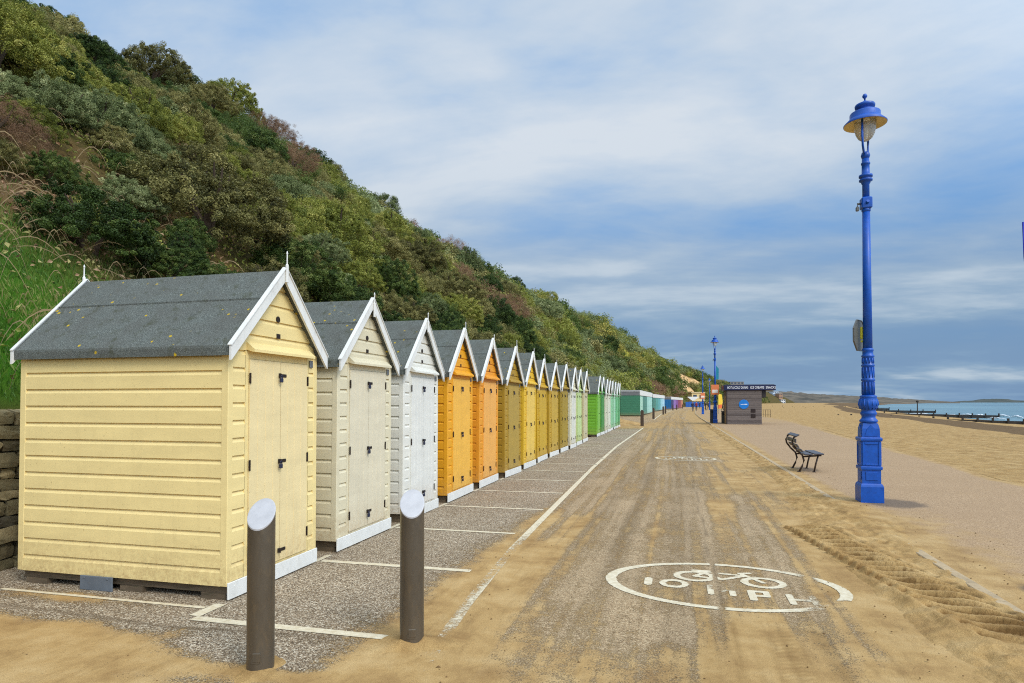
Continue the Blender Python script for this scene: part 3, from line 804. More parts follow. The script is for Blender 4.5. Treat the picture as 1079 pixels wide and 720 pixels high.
# hut 1 first: every part its own mesh
def add_part(root, key, name, dz=0.0, parent=None, mat=None):
    mb, kind = HP[key]
    if key not in KIDS:
        o = mb.build(name, FIXED.get(kind, NEUTRAL), parent or root); KIDS[key] = o.data
    else:
        o = bpy.data.objects.new(name, KIDS[key]); C.objects.link(o); o.parent = parent or root
    o.location = (0, 0, dz)
    if kind not in FIXED:
        o.material_slots[0].link = 'OBJECT'; o.material_slots[0].material = mat[0] if kind == 'paint' else mat[1]
    return o
hutx = -3.62
ystart = [5.215 - .66 + 1.765 * k for k in range(13)]
y14 = 30.2
ystart += [y14 + 1.72 * k for k in range(8)]
for k, (cw, cd, lab) in enumerate(HUTS):
    r = empty('beach_hut', (hutx, ystart[k], 0.0))
    r.rotation_euler = (math.radians(random.uniform(-.5, .5)), math.radians(random.uniform(-.4, .4)), math.radians(random.uniform(-1.2, 1.2))) if k else (0, 0, 0)
    if k: r.scale = (1, random.uniform(.985, 1.01), random.uniform(.985, 1.012)); r.location.x += random.uniform(-.04, .02)
    tag(r, lab, 'beach hut', 'gabled beach huts in a row')
    mm = (mat_hut('hut_wall_paint', S(*cw, .9)), mat_hut('hut_door_paint', S(*cd, .9)))
    add_part(r, 'wall', 'wall', mat=mm)
    for key in ('doorL', 'doorR'):
        d = add_part(r, key, 'door', mat=mm)
        if k < 12:
            for z in (.36, 1.10, 1.86):
                h = add_part(r, 'hinge', 'hinge', z, d)
                if key == 'doorR': h.scale = (1, -1, 1); h.location = (0, .245 + 1.145, z)
        if key == 'doorL':
            for z in ((1.88, 1.10, .34) if k else (1.90, 1.10, .27)):
                add_part(r, 'hasp', 'hasp', z, d)
                if k < 13 and (z > 1 or k in (1, 2, 3, 4, 5)): add_part(r, 'padlock', 'padlock', z, d)
    add_part(r, 'roof', 'roof'); add_part(r, 'skirting', 'skirting_board'); add_part(r, 'base_timber', 'base_timber'); add_part(r, 'drip_board', 'drip_board', mat=mm)
    for key in ('bargeFL', 'bargeFR', 'bargeBL', 'bargeBR'): add_part(r, key, 'bargeboard')
    for key in ('finialF', 'finialB'):
        fo = add_part(r, key, 'finial')
        if k: fo.location.z = random.uniform(-.09, .0)
    if k < 12:
        add_part(r, 'plaque', 'plaque'); add_part(r, 'vent', 'vent'); add_part(r, 'corner_plate', 'corner_plate')
    if k == 0:
        g = MB(); g.bbox(-1.48, -1.13, -.035, -.02, .0, .125, .004); g.bbox(-1.44, -1.42, -.04, -.034, .1, .115, .002); g.bbox(-1.19, -1.17, -.04, -.034, .1, .115, .002)
        o = g.build('cover_plate', simple('slate_plate', S(96, 102, 108), .6, .15, 8, .2), r)

# ------------------------------------------------------------------ flat roofed chalets further along
def chalet(x, y, width, cw, cd, lab, ang, depth=2.3, h=3.05, white=True):
    r = empty('beach_chalet', (x, y, 0), ang); tag(r, lab, 'beach hut', 'flat roofed beach huts in the distance')
    mute = lambda c: tuple(.82 * q + .18 * sum(c) / 3 for q in c)
    mw, md = mat_hut('chalet_wall_paint', S(*mute(cw), .85)), mat_hut('chalet_door_paint', S(*mute(cd), .9))
    m = MB(); global PITCH
    m.box(-depth, -.02, .02, width - .02, .12, h - .62)
    old = PITCH; PITCH = .2
    shiplap(m, lambda u, z, n: (u, .02 - n, z), .12, h - .62, lambda z: (-depth, -.02), .02)
    PITCH = old
    m.build('wall', mw, r)
    half = width / 2
    for a in (0.1, half + .01):
        d = MB(); d.bbox(-.02, .03, a, a + half - .11, .16, h - .72, .01); o = d.build('door', md, r)
        hh = MB(); hh.bbox(.03, .05, a + half - .24, a + half - .15, 1.1, 1.18, .004); hh.build('hasp', IRON, o)
    f = MB(); f.bbox(-.04, .06, .005, width - .005, h - .615, h, .01); f.build('fascia', TRIM, r)
    g = MB(); g.box(-depth - .05, -.045, .004, width - .004, h - .60, h - .16); g.build('side_fascia', simple('grey_fascia', S(112, 112, 112), .7, .15, 3), r)
    g = MB(); g.box(-depth - .08, -.042, -.03, width + .03 - .034, h - .158, h + .02); g.build('roof', simple('flat_roof', S(168, 168, 166), .8, .1, 3), r)
    g = MB(); g.box(-depth + .1, -.1, .1, width - .1, 0, .119); g.build('base_timber', WOOD, r)
    return r
def place_row(Z0, u0, Z1, u1, items, **kw):
    a = Vector(WZ(u0, Z0)); b = Vector(WZ(u1, Z1)); n = len(items); d = (b - a) / n
    ang = math.atan2(d.y, d.x) - math.pi / 2
    for k, (cw, cd, lab) in enumerate(items):
        p = a + d * k
        chalet(p.x, p.y, d.length - .06, cw, cd, lab, ang, **kw)
place_row(74, 675, 97, 687.6, [
    ((62, 138, 98), (172, 222, 192), 'flat roofed hut with dark green side and pale mint doors'),
    ((58, 130, 110), (66, 140, 118), 'deep teal green flat roofed hut just behind the pale mint doors'),
    ((66, 140, 120), (70, 146, 126), 'teal green flat roofed hut before the pale aqua doors'),
    ((150, 210, 190), (160, 220, 200), 'first pale aqua flat roofed hut past the teal ones'),
    ((160, 214, 200), (170, 226, 208), 'second pale aqua flat roofed hut past the teal ones'),
    ((150, 206, 196), (164, 222, 206), 'last pale aqua hut at the end of the first flat roofed block')])
place_row(108, 688.6, 134, 700.6, [
    ((40, 120, 100), (64, 140, 120), 'dark teal hut at the near end of the middle flat roofed block'),
    ((60, 150, 140), (72, 164, 150), 'teal hut in the middle flat roofed block'),
    ((70, 160, 160), (84, 176, 176), 'turquoise hut in the middle flat roofed block'),
    ((130, 200, 210), (150, 212, 222), 'pale turquoise hut in the middle flat roofed block'),
    ((150, 206, 226), (168, 218, 236), 'pale sky blue hut at the far end of the middle flat roofed block')])
place_row(146, 707.6, 184, 720, [
    ((16, 112, 184), (30, 44, 110), 'flat roofed hut with bright blue side and navy doors'),
    ((120, 84, 170), (146, 102, 188), 'lilac flat roofed hut behind the bright blue side wall'),
    ((110, 50, 140), (134, 64, 156), 'violet flat roofed hut next to the lilac one'),
    ((120, 30, 80), (148, 40, 90), 'plum red flat roofed hut in the last block'),
    ((150, 60, 60), (170, 70, 70), 'brick red flat roofed hut in the last block'),
    ((200, 110, 66), (214, 128, 84), 'orange flat roofed hut at the far end of the last block')], h=2.9)

# ------------------------------------------------------------------ lamps
LBLUE = simple('blue_gloss_paint', S(0, 78, 172, .95), .42, .16, 5, .06, 30, spec=.45, dirt=(S(20, 52, 112), .65))
BRASS = simple('lamp_reflector', S(206, 184, 120), .4, .2, 8, metal=.3)
def mat_glass():
    m, nt, b = newmat('lamp_glass')
    b.inputs['Base Color'].default_value = (.86, .84, .76, 1); b.inputs['Roughness'].default_value = .22; b.inputs['Transmission Weight'].default_value = .65; b.inputs['IOR'].default_value = 1.25
    return m
GLASS = mat_glass()
GREY = simple('grey_metal', S(104, 104, 100), .5, .15, 12, metal=.3, dirt=(S(80, 80, 80), .4))
YEL = simple('yellow_clip', S(206, 196, 40), .5)
def make_lamp(detail=True):
    r = empty('street_lamp')
    b = MB()
    # square plinth and panelled pedestal
    b.lathe([(.212, 0), (.212, .30), (.20, .335), (.182, .36)], sq=4)
    b.lathe([(.172, .355), (.172, .62)], sq=4); b.lathe([(.19, .62), (.196, .64), (.196, .67), (.19, .685)], sq=4)
    b.lathe([(.172, .68), (.172, 1.16)], sq=4)
    for a in range(4):                                                  # raised panel frames, one on each face
        c_, s_ = round(math.cos(a * math.pi / 2)), round(math.sin(a * math.pi / 2))
        def fb(u0, u1, z0, z1, d0=.168, d1=.186):
            n0 = len(b.v); b.bbox(u0, u1, d0, d1, z0, z1, .006)
            b.v[n0:] = [(x * c_ - y * s_, x * s_ + y * c_, z) for x, y, z in b.v[n0:]]
        for u0, u1, z0, z1 in ((-.165, -.125, .70, 1.15), (.125, .165, .70, 1.15), (-.12, .12, .70, .735), (-.12, .12, 1.10, 1.15), (-.11, .11, .42, .58)): fb(u0, u1, z0, z1)
        n0 = len(b.v); b.prism([(-.115, 1.255), (.115, 1.255), (.07, 1.40), (0, 1.47), (-.07, 1.40)], 'y', .150, .172)
        b.v[n0:] = [(x * c_ - y * s_, x * s_ + y * c_, z) for x, y, z in b.v[n0:]]
    b.lathe([(.19, 1.16), (.2, 1.185), (.2, 1.215), (.185, 1.235)], sq=4)
    b.lathe([(.165, 1.23), (.16, 1.40), (.14, 1.48), (.135, 1.50)], sq=4)
    b.build('pedestal', LBLUE, r)
    c = MB(); c.smooth = True
    c.lathe([(.135, 1.495), (.165, 1.52), (.17, 1.55), (.15, 1.575), (.128, 1.60), (.128, 1.64), (.15, 1.67), (.152, 1.70), (.13, 1.73), (.135, 1.76), (.172, 1.80), (.182, 1.87), (.175, 1.94), (.15, 1.985), (.158, 2.0), (.158, 2.02), (.13, 2.035)], 28)
    if detail:
        for k in range(14):                                             # lobes round the bulb
            a = 2 * math.pi * k / 14
            c.tube([(.15 * math.cos(a), .15 * math.sin(a), 1.77), (.182 * math.cos(a), .182 * math.sin(a), 1.86), (.158 * math.cos(a), .158 * math.sin(a), 1.96)], .016, 6)
    c.build('bulb_moulding', LBLUE, r)
    d = MB(); d.smooth = True
    d.lathe([(.118, 2.03), (.112, 2.30), (.128, 2.315), (.128, 2.345), (.112, 2.36), (.108, 2.58), (.124, 2.595), (.124, 2.62), (.107, 2.635), (.104, 2.76), (.12, 2.775), (.12, 2.80), (.1, 2.815), (.098, 2.88), (.112, 2.90), (.1, 2.925), (.09, 2.94)], 24)
    if detail:
        for k in range(12):
            a = 2 * math.pi * k / 12
            for z0, z1, rr in ((2.06, 2.29, .113), (2.375, 2.57, .109), (2.65, 2.75, .105)):
                d.tube([(rr * math.cos(a), rr * math.sin(a), z0), (rr * math.cos(a), rr * math.sin(a), z1)], .014, 6)
    d.build('fluted_shaft', LBLUE, r)
    p = MB(); p.smooth = True
    p.lathe([(.088, 2.93), (.080, 4.2), (.072, 5.64)], 20)
    p.build('pole', LBLUE, r)
    p = MB(); p.smooth = True; p.lathe([(.072, 5.58), (.085, 5.60), (.085, 5.63), (.072, 5.65)], 20); p.smooth = False
    p.bbox(-.10, .10, -.10, .10, 5.64, 5.86, .02); p.tube([(0, -.1, 5.74), (0, -.15, 5.76)], .03, 8)
    p.build('junction_box', LBLUE, r)
    q = MB(); q.tube([(-.09, 0, 5.75), (-.16, -.03, 5.74), (-.17, -.03, 5.68)], .022, 8); q.bbox(-.20, -.14, -.06, 0, 5.60, 5.68, .01); q.build('sensor', GREY, r)
    p = MB(); p.smooth = True
    p.lathe([(.066, 5.85), (.066, 6.12), (.085, 6.14), (.085, 6.17), (.125, 6.185), (.125, 6.215), (.1, 6.225), (.1, 6.25), (.128, 6.26), (.128, 6.30), (.075, 6.32), (.072, 6.5), (.085, 6.51), (.085, 6.54), (.07, 6.55), (.068, 6.62)], 22)
    p.build('upper_collar', LBLUE, r)
    p = MB(); p.smooth = True; p.lathe([(.02, 6.60), (.07, 6.63), (.088, 6.68), (.07, 6.74), (.02, 6.76)], 16); p.build('ball_joint', LBLUE, r)
    for s in (-1, 1):
        a = MB(); a.smooth = True
        ar = Vector((math.cos(math.radians(62)), math.sin(math.radians(62)), 0)) * s
        pts = [ar * .03 + Vector((0, 0, 6.69)), ar * .13 + Vector((0, 0, 6.72)), ar * .20 + Vector((0, 0, 6.83)), ar * .225 + Vector((0, 0, 7.0)), ar * .23 + Vector((0, 0, 7.33))]
        a.tube(pts, .022, 8); a.build('lamp_arm', LBLUE, r)
    g = MB(); g.smooth = True; g.lathe([(.012, 6.96), (.07, 6.975), (.13, 7.02), (.175, 7.10), (.2, 7.20), (.208, 7.34)], 24); g.build('glass_bowl', GLASS, r)
    g = MB(); g.smooth = True; g.lathe([(.035, 7.0), (.045, 7.05), (.045, 7.18), (.03, 7.3)], 12); g.build('lamp_bulb', simple('bulb', (.8, .78, .7), .4, .05), r)
    h = MB(); h.smooth = True
    h.lathe([(.40, 7.285), (.405, 7.30), (.30, 7.40), (.285, 7.41), (.285, 7.50), (.275, 7.515), (.17, 7.53), (.15, 7.56), (.15, 7.60), (.185, 7.62), (.19, 7.66), (.18, 7.68), (.09, 7.72), (.05, 7.74), (.02, 7.76)], 32, caps=False)
    h.build('lamp_hood', LBLUE, r)
    h = MB(); h.smooth = True; h.lathe([(.397, 7.286), (.36, 7.305), (.29, 7.335), (.16, 7.345), (.02, 7.35)], 32, caps=False); h.build('reflector', BRASS, r)
    h = MB(); h.smooth = True; h.lathe([(.012, 7.75), (.018, 7.80), (.045, 7.825), (.048, 7.85), (.03, 7.885), (.004, 7.895)], 12); h.build('lamp_finial', LBLUE, r)
    return r
def lampsc(o, top): o.scale = (.79, .79, top / 7.89)
l1 = make_lamp(); x, y = W(916, 530, .05); l1.location = (x + .045, y + .2, .05); lampsc(l1, 6.64)
tag(l1, 'tall blue lamp standing nearest, on the promenade with a round sign behind', 'street lamp', 'blue street lamps along the promenade')
sg = MB(); n0 = 0
sg.lathe([(.28, -.02), (.315, -.014), (.315, .014), (.30, .014), (.30, .004), (.02, .004)], 8, rot=math.pi / 8)
rm = Matrix.Rotation(math.radians(90), 4, 'Y')
sg.v = [tuple(rm @ Vector(p)) for p in sg.v]
sgo = sg.build('round_sign', GREY, l1); sgo.location = (-.13, .10, 3.20); sgo.rotation_euler = (0, 0, math.radians(-33)); sgo.scale = (1.1, 1.1, 1.04)
sgo['label'] = 'grey back of an octagonal sign fixed to the lamp'
yb_ = MB(); yb_.bbox(-.125, -.075, .02, .06, 3.12, 3.36, .01); yb_.bbox(-.12, -.06, .03, .05, 3.06, 3.10, .005); yb_.build('yellow_bracket', YEL, l1)
ORG = simple('orange_board', S(226, 128, 78), .6, .08, 4); WHT = simple('white_plate', S(236, 226, 214), .6, .05, 4)
labs = ['blue lamp next to the wooden kiosk, with an orange and white board', 'blue lamp between the walkers and the kiosk lamp', 'faintest blue lamp, farthest along the promenade']
for k, (px_, py__, tp) in enumerate(((*WZ(754, 49.2), 6.75), (*WZ(741, 85), 6.6), (*WZ(748.2, 130), 6.6))):
    o = copy_tree(l1)
    for ch in list(o.children):
        if ch.name.split('.')[0] in ('round_sign', 'yellow_bracket', 'lamp_bulb'): bpy.data.objects.remove(ch)
    o.location = (px_, py__, .05 if k == 0 else 0); lampsc(o, tp); tag(o, labs[k])
    if k < 2:
        g = MB(); g.bbox(-.36, .36, -.135, -.115, 2.55, 3.45, .008); brd = g.build('notice_board', ORG, o)
        g = MB(); g.box(-.27, .27, -.139, -.1355, 2.72, 3.0); g.build('notice_panel', WHT, brd)
    if k == 0:
        g = MB(); g.prism([(.10, 3.9), (.34, 3.95), (.36, 4.9), (.10, 5.2)], 'y', -.012, .012); g.build('pennant', simple('teal_cloth', S(30, 130, 150), .7), o)

# ------------------------------------------------------------------ steel and timber bollards
BOL = simple('brown_steel_coat', S(106, 97, 84, .85), .34, .14, 9, .1, 60, metal=.5, dirt=(S(150, 126, 92), .25), stretch=(1, 1, .35))
CAPM = simple('brushed_cap', S(182, 180, 180), .42, .08, 14, .1, 80, metal=.25, dirt=(S(170, 168, 168), .5))
def bollard(x, y, lab, h=1.035, r=.082, az=0):
    o = empty('bollard', (x, y, 0), az); tag(o, lab, 'bollard', 'steel bollards in front of the huts')
    n = 40; m = MB(); m.smooth = True; vs = []; cut = .165
    top = lambda a: h - cut * (.5 - .5 * math.sin(a))
    for z in (0, .12, 'm', 't'):
        for i in range(n):
            a = 2 * math.pi * i / n
            zz = top(a) if z == 't' else (top(a) - .15 if z == 'm' else z)
            vs.append((r * math.cos(a), r * math.sin(a), zz))
    m.add(vs, [(j * n + i, j * n + (i + 1) % n, (j + 1) * n + (i + 1) % n, (j + 1) * n + i) for j in range(3) for i in range(n)])
    m.smooth = False; m.add([vs[i] for i in range(n)], [tuple(range(n))[::-1]])
    m.build('post', BOL, o)
    c = MB(); pts = [(r * 1.01 * math.cos(a), r * 1.01 * math.sin(a), top(a) - .004) for a in [2 * math.pi * i / n for i in range(n)]]
    pts2 = [(p[0], p[1], p[2] + .009) for p in pts]; pts3 = [(p[0] * .93, p[1] * .93, h - cut / 2 + (p[2] - h + cut / 2) * .93 + .010) for p in pts]
    c.add(pts + pts2 + pts3, [tuple(range(n))[::-1], tuple(range(2 * n, 3 * n))] + [(j * n + i, j * n + (i + 1) % n, (j + 1) * n + (i + 1) % n, (j + 1) * n + i) for j in (0, 1) for i in range(n)])
    c.build('slanted_cap', CAPM, o)
    d = MB(); d.box(-.025, .025, -r - .002, -r * .9, .06, .09); d.bbox(-.02, .03, -r - .004, -r * .95, .07, .125, .003)
    d.build('lock_plate', BOL, o)
    return o
bx1, by1 = W(268, 708); bollard(bx1, by1 + .085, 'brown steel bollard with slanted pale cap, at the corner of the yellow hut', az=math.radians(16))
bx2, by2 = W(430, 681); bollard(bx2, by2 + .085, 'brown steel bollard with slanted pale cap, standing beside the road edge line', az=math.radians(20))
for (hx0, hy0, hr, hz, ph_) in ((bx2, by2 + .085, .26, .045, 1.0), (bx1, by1 + .085, .20, .022, 4.0), (3.0, 11.55, .0, .0, 0)):
    if hr == 0: continue
    m = MB(); m.smooth = True; nA, nR = 30, 8; vs_ = []
    for j in range(nR):
        for i in range(nA):
            a = 2 * math.pi * i / nA; rr = .07 + (hr * (1 + .35 * math.sin(2 * a + ph_) + .15 * math.sin(5 * a + ph_)) - .07) * j / (nR - 1)
            vs_.append((hx0 + rr * math.cos(a), hy0 + rr * math.sin(a), hz * (1 - j / (nR - 1)) ** 1.5 * (1 + .2 * math.sin(3 * a + ph_)) - .004 * j / (nR - 1) + random.uniform(-.002, .002)))
    m.add(vs_, [(j * nA + i, j * nA + (i + 1) % nA, (j + 1) * nA + (i + 1) % nA, (j + 1) * nA + i) for j in range(nR - 1) for i in range(nA)])
    tag(m.build('sand_heap', bpy.data.materials['drift_sand']), kind='structure')
TP = simple('dark_post_timber', S(72, 58, 46), .85, .25, 8, .4, 60, stretch=(3, 3, .4))
for k, (u, v, lab) in enumerate(((677, 449, 'timber post on the sand heap, nearest of the row past the huts'), (689, 441.5, 'timber post in front of the pale aqua huts'), (699.3, 437, 'left one of the timber post pair before the blue huts'),
                                 (701.6, 436, 'right one of the timber post pair before the blue huts'), (709.5, 432.8, 'timber post in front of the navy doors'), (713.5, 432, 'timber post in front of the violet hut'), (719.5, 430.6, 'timber post in front of the orange hut'))):
    x, y = W(u, v); h = 1.05
    g = MB(); g.bbox(-.11, .11, -.11, .11, -.05, h, .02); g.bbox(-.085, .085, -.085, .085, h, h + .06, .02); o = g.build('timber_post', TP)
    o.location = (x, y, 0); tag(o, lab, 'post', 'timber posts along the road')

# ------------------------------------------------------------------ bench
BRZ = simple('bench_frame_paint', S(62, 50, 44), .45, .2, 10, .1, metal=.4, dirt=(S(110, 90, 70), .4))
SLT = simple('bench_slat', S(70, 68, 74), .4, .2, 9, .2, 60, stretch=(4, .5, 4))
bx_, by_ = W(841.3, 497.4, .05)
bn = empty('bench', (bx_, by_ + .05, .05)); bn.scale = (.88, .88, .88); tag(bn, 'dark bench with curved legs on the paving, facing the sea', 'bench')
for yy in (0.0, .98):
    f = MB(); f.smooth = True
    f.tube([(.02, yy, 0), (.10, yy, .16), (.14, yy, .30), (.10, yy, .44), (-.02, yy, .56), (-.12, yy, .70), (-.14, yy, .80), (-.10, yy, .90), (-.02, yy, .945)], .024, 8); f.build('back_leg', BRZ, bn)
    f = MB(); f.smooth = True; f.tube([(.12, yy, .40), (.30, yy, .415), (.56, yy, .44)], .022, 8); f.build('seat_rail', BRZ, bn)
    f = MB(); f.smooth = True; f.tube([(.38, yy, 0), (.42, yy, .2), (.48, yy, .425)], .022, 8); f.build('front_leg', BRZ, bn)
    for fx in (.02, .38):
        f = MB(); f.lathe([(.05, 0), (.05, .012), (.03, .02)], 12, (fx, yy, 0)); f.build('foot_plate', BRZ, bn)
for x0, x1, z in ((.13, .33, .445), (.36, .60, .462)):
    s = MB(); s.bbox(x0, x1, -.13, 1.11, z, z + .035, .008); s.build('seat_slat', SLT, bn)
for (cx_, cz_, a) in ((.075, .56, 40), (-.025, .68, 35), (-.075, .815, 0), (-.03, .95, -60)):
    s = MB(); s.bbox(-.016, .016, -.13, 1.11, -.052, .052, .007)
    o = s.build('back_slat', SLT, bn); o.location = (cx_, 0, cz_); o.rotation_euler = (0, math.radians(-a), 0)

# ------------------------------------------------------------------ kiosk
def mat_clad():
    m, nt, b = newmat('kiosk_cladding'); v = objc(nt)
    z = nt.nodes.new('ShaderNodeSeparateXYZ'); L(nt, v, z.inputs[0])
    fl = mth(nt, 'FLOOR', mth(nt, 'DIVIDE', z.outputs[2], .15)); wn = nt.nodes.new('ShaderNodeTexWhiteNoise'); wn.noise_dimensions = '1D'; L(nt, fl, wn.inputs['W'])
    c = ramp(nt, wn.outputs['Value'], [(0, S(70, 60, 58)), (.5, S(92, 82, 78)), (1, S(110, 98, 92))])
    c = mixc(nt, mapr(nt, noise(nt, vscale(nt, v, (1, 1, 12)), 2.2, 6, .65), .35, .7, 0, .5), c, S(128, 114, 106))
    L(nt, c, b.inputs['Base Color']); b.inputs['Roughness'].default_value = .8
    return m
CLAD = mat_clad()
ka = W(766, 447.2, .05); kx0, ky0 = ka; kx1 = W(803, 447.4, .05)[0]; kd = 3.2
K = empty('kiosk', (kx0, ky0, .05)); tag(K, 'dark timber clad snack kiosk with navy sign band and blue disc', 'kiosk')
kw = kx1 - kx0; kh = 2.48
m = MB(); PITCH = .154
m.box(0.02, kw - .02, .02, kd, 0, kh)
shiplap(m, lambda u, z, n: (u, .02 - n, z), 0.0, kh, lambda z: (0.02, kw - .02), .0)
shiplap(m, lambda u, z, n: (.02 - n, u, z), 0.0, kh, lambda z: (.02, kd), .0)
PITCH = .15
m.build('wall', CLAD, K)
g = MB(); g.bbox(-.05, .05, -.03, .07, 0, kh - .01, .01); g.build('corner_post', simple('corner_timber', S(58, 48, 44), .8, .2, 6), K)
NV = simple('navy_fascia', S(22, 28, 66), .45, .1, 4)
g = MB(); g.bbox(-.18, kw + .92, -.10, kd + .1, kh - .02, kh + .36, .015); fb_ = g.build('fascia_band', NV, K)
g = MB(); g.box(-.1, kw + .84, 0, kd, kh + .361, kh + .40); g.build('roof', simple('kiosk_roof', S(80, 80, 84), .8), K)
def text(name, s, size, parent, loc, mat, align='LEFT', sx_=1.0):
    cu = bpy.data.curves.new(name, 'FONT'); cu.body = s; cu.size = size; cu.extrude = .006; cu.align_x = align; cu.align_y = 'CENTER'; cu.offset = .001
    t = bpy.data.objects.new(name, cu); C.objects.link(t)
    dg = bpy.context.evaluated_depsgraph_get(); me = bpy.data.meshes.new_from_object(t.evaluated_get(dg)); bpy.data.objects.remove(t)
    me.materials.clear(); me.materials.append(mat)
    o = bpy.data.objects.new(name, me); C.objects.link(o); o.parent = parent; o.location = loc; o.rotation_euler = (math.radians(90), 0, 0); o.scale = (sx_, 1, 1)
    return o
WT = simple('white_letter', S(236, 236, 240), .5, .03)
for s, x0, wd in (('HOT & COLD DRINKS', .05, 1.42), ('ICE CREAMS', 1.62, .92), ('SNACKS', 2.66, .66)):
    t = text('lettering', s, .24, fb_, (x0, -.107, kh + .17), WT)
    t.scale.x = wd / max(.1, t.dimensions.x)
dx_ = W(784.3, 447.4, .05)[0] - kx0
g = MB(); g.lathe([(.33, 0), (.34, .01), (.33, .02)], 32); g.v = [(x, -z, y) for x, y, z in g.v]; dsc = g.build('blue_disc', simple('disc_blue', S(18, 116, 196), .5, .04), K); dsc.location = (dx_, .002, 1.45)
g = MB(); g.box(-.22, .02, -.024, -.021, -.015, .015); g.box(.04, .24, -.024, -.021, -.025, .03); g.build('disc_stripe', WT, dsc)
for z in (.62, 1.0):
    g = MB(); g.bbox(-.15, .15, -.03, .02, -.13, .13, .01); o = g.build('hatch', simple('dark_hatch', S(40, 26, 22), .7), K); o.location = (W(794, 447.4, .05)[0] - kx0, .0, z)
g = MB(); g.bbox(kw + .0, kw + .28, .1, .5, kh - .55, kh - .02, .02); g.build('awning_case', simple('awning_case', S(44, 36, 36), .6), K)
g = MB(); g.bbox(-.03, .018, .6, 1.6, .0, 2.1, .01); g.build('door', simple('tan_door', S(160, 128, 84), .7, .15, 5), K)
# bin by the kiosk, bin by the lamp
BIN = simple('bin_plastic', S(60, 58, 52), .6, .15, 6)
def bin_(x, y, lab, h, wd):
    o = empty('litter_bin', (x, y, .05)); tag(o, lab, 'bin')
    g = MB(); g.bbox(-wd, wd, -wd, wd, 0, h, .02); g.build('body', BIN, o)
    g = MB(); g.bbox(-wd - .02, wd + .02, -wd - .02, wd + .02, h, h + .08, .03); g.build('lid', BIN, o)
    g = MB(); g.box(-wd * .6, wd * .6, -wd - .004, -wd + .01, h - .2, h - .08); g.build('slot', simple('slot_dark', S(20, 20, 20), .8), o)
bin_(*W(751.0, 445.6, .05), 'dark litter bin standing left of the kiosk lamp', .98, .17)
bin_(*W(762.6, 446.2, .05), 'dark litter bin beside the kiosk door', .85, .14)
# railing right of the kiosk
o = empty('bike_rack', (*W(804.5, 440.2, 0), 0)); tag(o, 'small metal rack on the sand right of the kiosk', 'rack')
for k in range(4):
    g = MB(); g.tube([(k * .24, 0, 0), (k * .24, 0, .86)], .022, 6); g.build('upright', BRZ, o)
for z in (.3, .84):
    g = MB(); g.tube([(-.04, .0, z), (.76, .0, z)], .018, 6); g.build('rail', BRZ, o)
# ------------------------------------------------------------------ cliff
Z0C = 1.45
def footx(Y): return np.interp(Y, [-40, 45, 70, 100, 150, 184, 230, 300, 366, 480, 700, 1000, 1500], [-6.75, -6.75, -7.0, -6.6, -4.2, -1.6, 3.0, 10.5, 17, 36, 75, 135, 255])
def crestx(Y): return np.interp(Y, [-40, 0, 60, 100, 154, 190, 225, 258, 366, 480, 700, 1000, 1500], [-41, -40, -39, -38, -31, -22, -19, -17.5, -6.2, 13, 48, 105, 210])
def crestz(Y): return np.interp(Y, [-40, 24, 31, 35, 40, 46, 60, 100, 154, 190, 258, 366, 480, 700, 1000, 1500], [25.2, 25.2, 25.2, 24.8, 26.6, 27.4, 27.2, 26.8, 26, 25, 24.5, 23.5, 22, 21, 21, 22])
def foot_z(Y): return np.interp(Y, [-40, 44, 48, 400], [Z0C, Z0C, .1, .0])
def terr(s, Y):
    """s = 0 at the foot, 1 at the crest, beyond that the cliff top"""
    fx, cx = footx(Y), crestx(Y); f0 = foot_z(Y); zc = crestz(Y)
    x = fx + (cx - fx) * np.minimum(s, 1) - np.maximum(s - 1, 0) * 60
    ss_ = np.minimum(s, 1)
    z = f0 + (zc - f0) * (ss_ + .06 * np.sin(ss_ * math.pi)) * 1.0
    z = z + np.where(s > 1, np.minimum((s - 1) * 3, 1.5), 0)
    env = np.sin(np.clip(s, 0, 1) * math.pi) ** .5
    far = sst(80, 250, Y)
    z = z + env * (2.6 * (fbm(x * .09, Y * .07, 101, 3) - .5) + 1.2 * (fbm(x * .3, Y * .3, 105, 3) - .5)) + far * env * 3.0 * (fbm(s * 3, Y * .03, 111, 4) - .5) + sst(.85, 1.05, s) * 1.6 * (fbm(Y * .06, Y * 0, 107, 3) - .5)
    return x, z
def scar(s, Y):
    """bare sandy scars and gorse-yellow strips on the far cliff"""
    n = fbm(s * 6, Y * .05, 121, 4)
    a = np.exp(-((Y - 262) / 26) ** 2 - ((s - (.50 - (Y - 262) * .006)) / .16) ** 2) + .9 * np.exp(-((Y - 330) / 24) ** 2 - ((s - .30) / .15) ** 2) + .7 * np.exp(-((Y - 400) / 40) ** 2 - ((s - .6) / .12) ** 2)
    return np.clip(a * (.35 + 1.5 * n) * 1.7, 0, 1)
def gorse(s, Y):
    n = fbm(s * 5, Y * .09, 131, 3)
    return np.clip(np.exp(-((Y - 172) / 34) ** 2 - ((s - (.80 - (Y - 140) * .0062)) / .10) ** 2) * (.3 + 1.6 * n) * 1.4, 0, 1)
def brown(s, Y):
    n = fbm(s * 4, Y * .12, 141, 3)
    a = np.exp(-((Y - 88) / 16) ** 2 - ((s - .80) / .16) ** 2) + .8 * np.exp(-((Y - 66) / 9) ** 2 - ((s - .42) / .12) ** 2) + .9 * np.exp(-((Y - 33) / 7) ** 2 - ((s - .80) / .12) ** 2) + .9 * np.exp(-((Y - 9) / 3.5) ** 2 - ((s - .14) / .06) ** 2) + .7 * np.exp(-((Y - 210) / 60) ** 2 - ((s - .14) / .12) ** 2)
    return np.clip(a * (.4 + 1.1 * n), 0, 1)
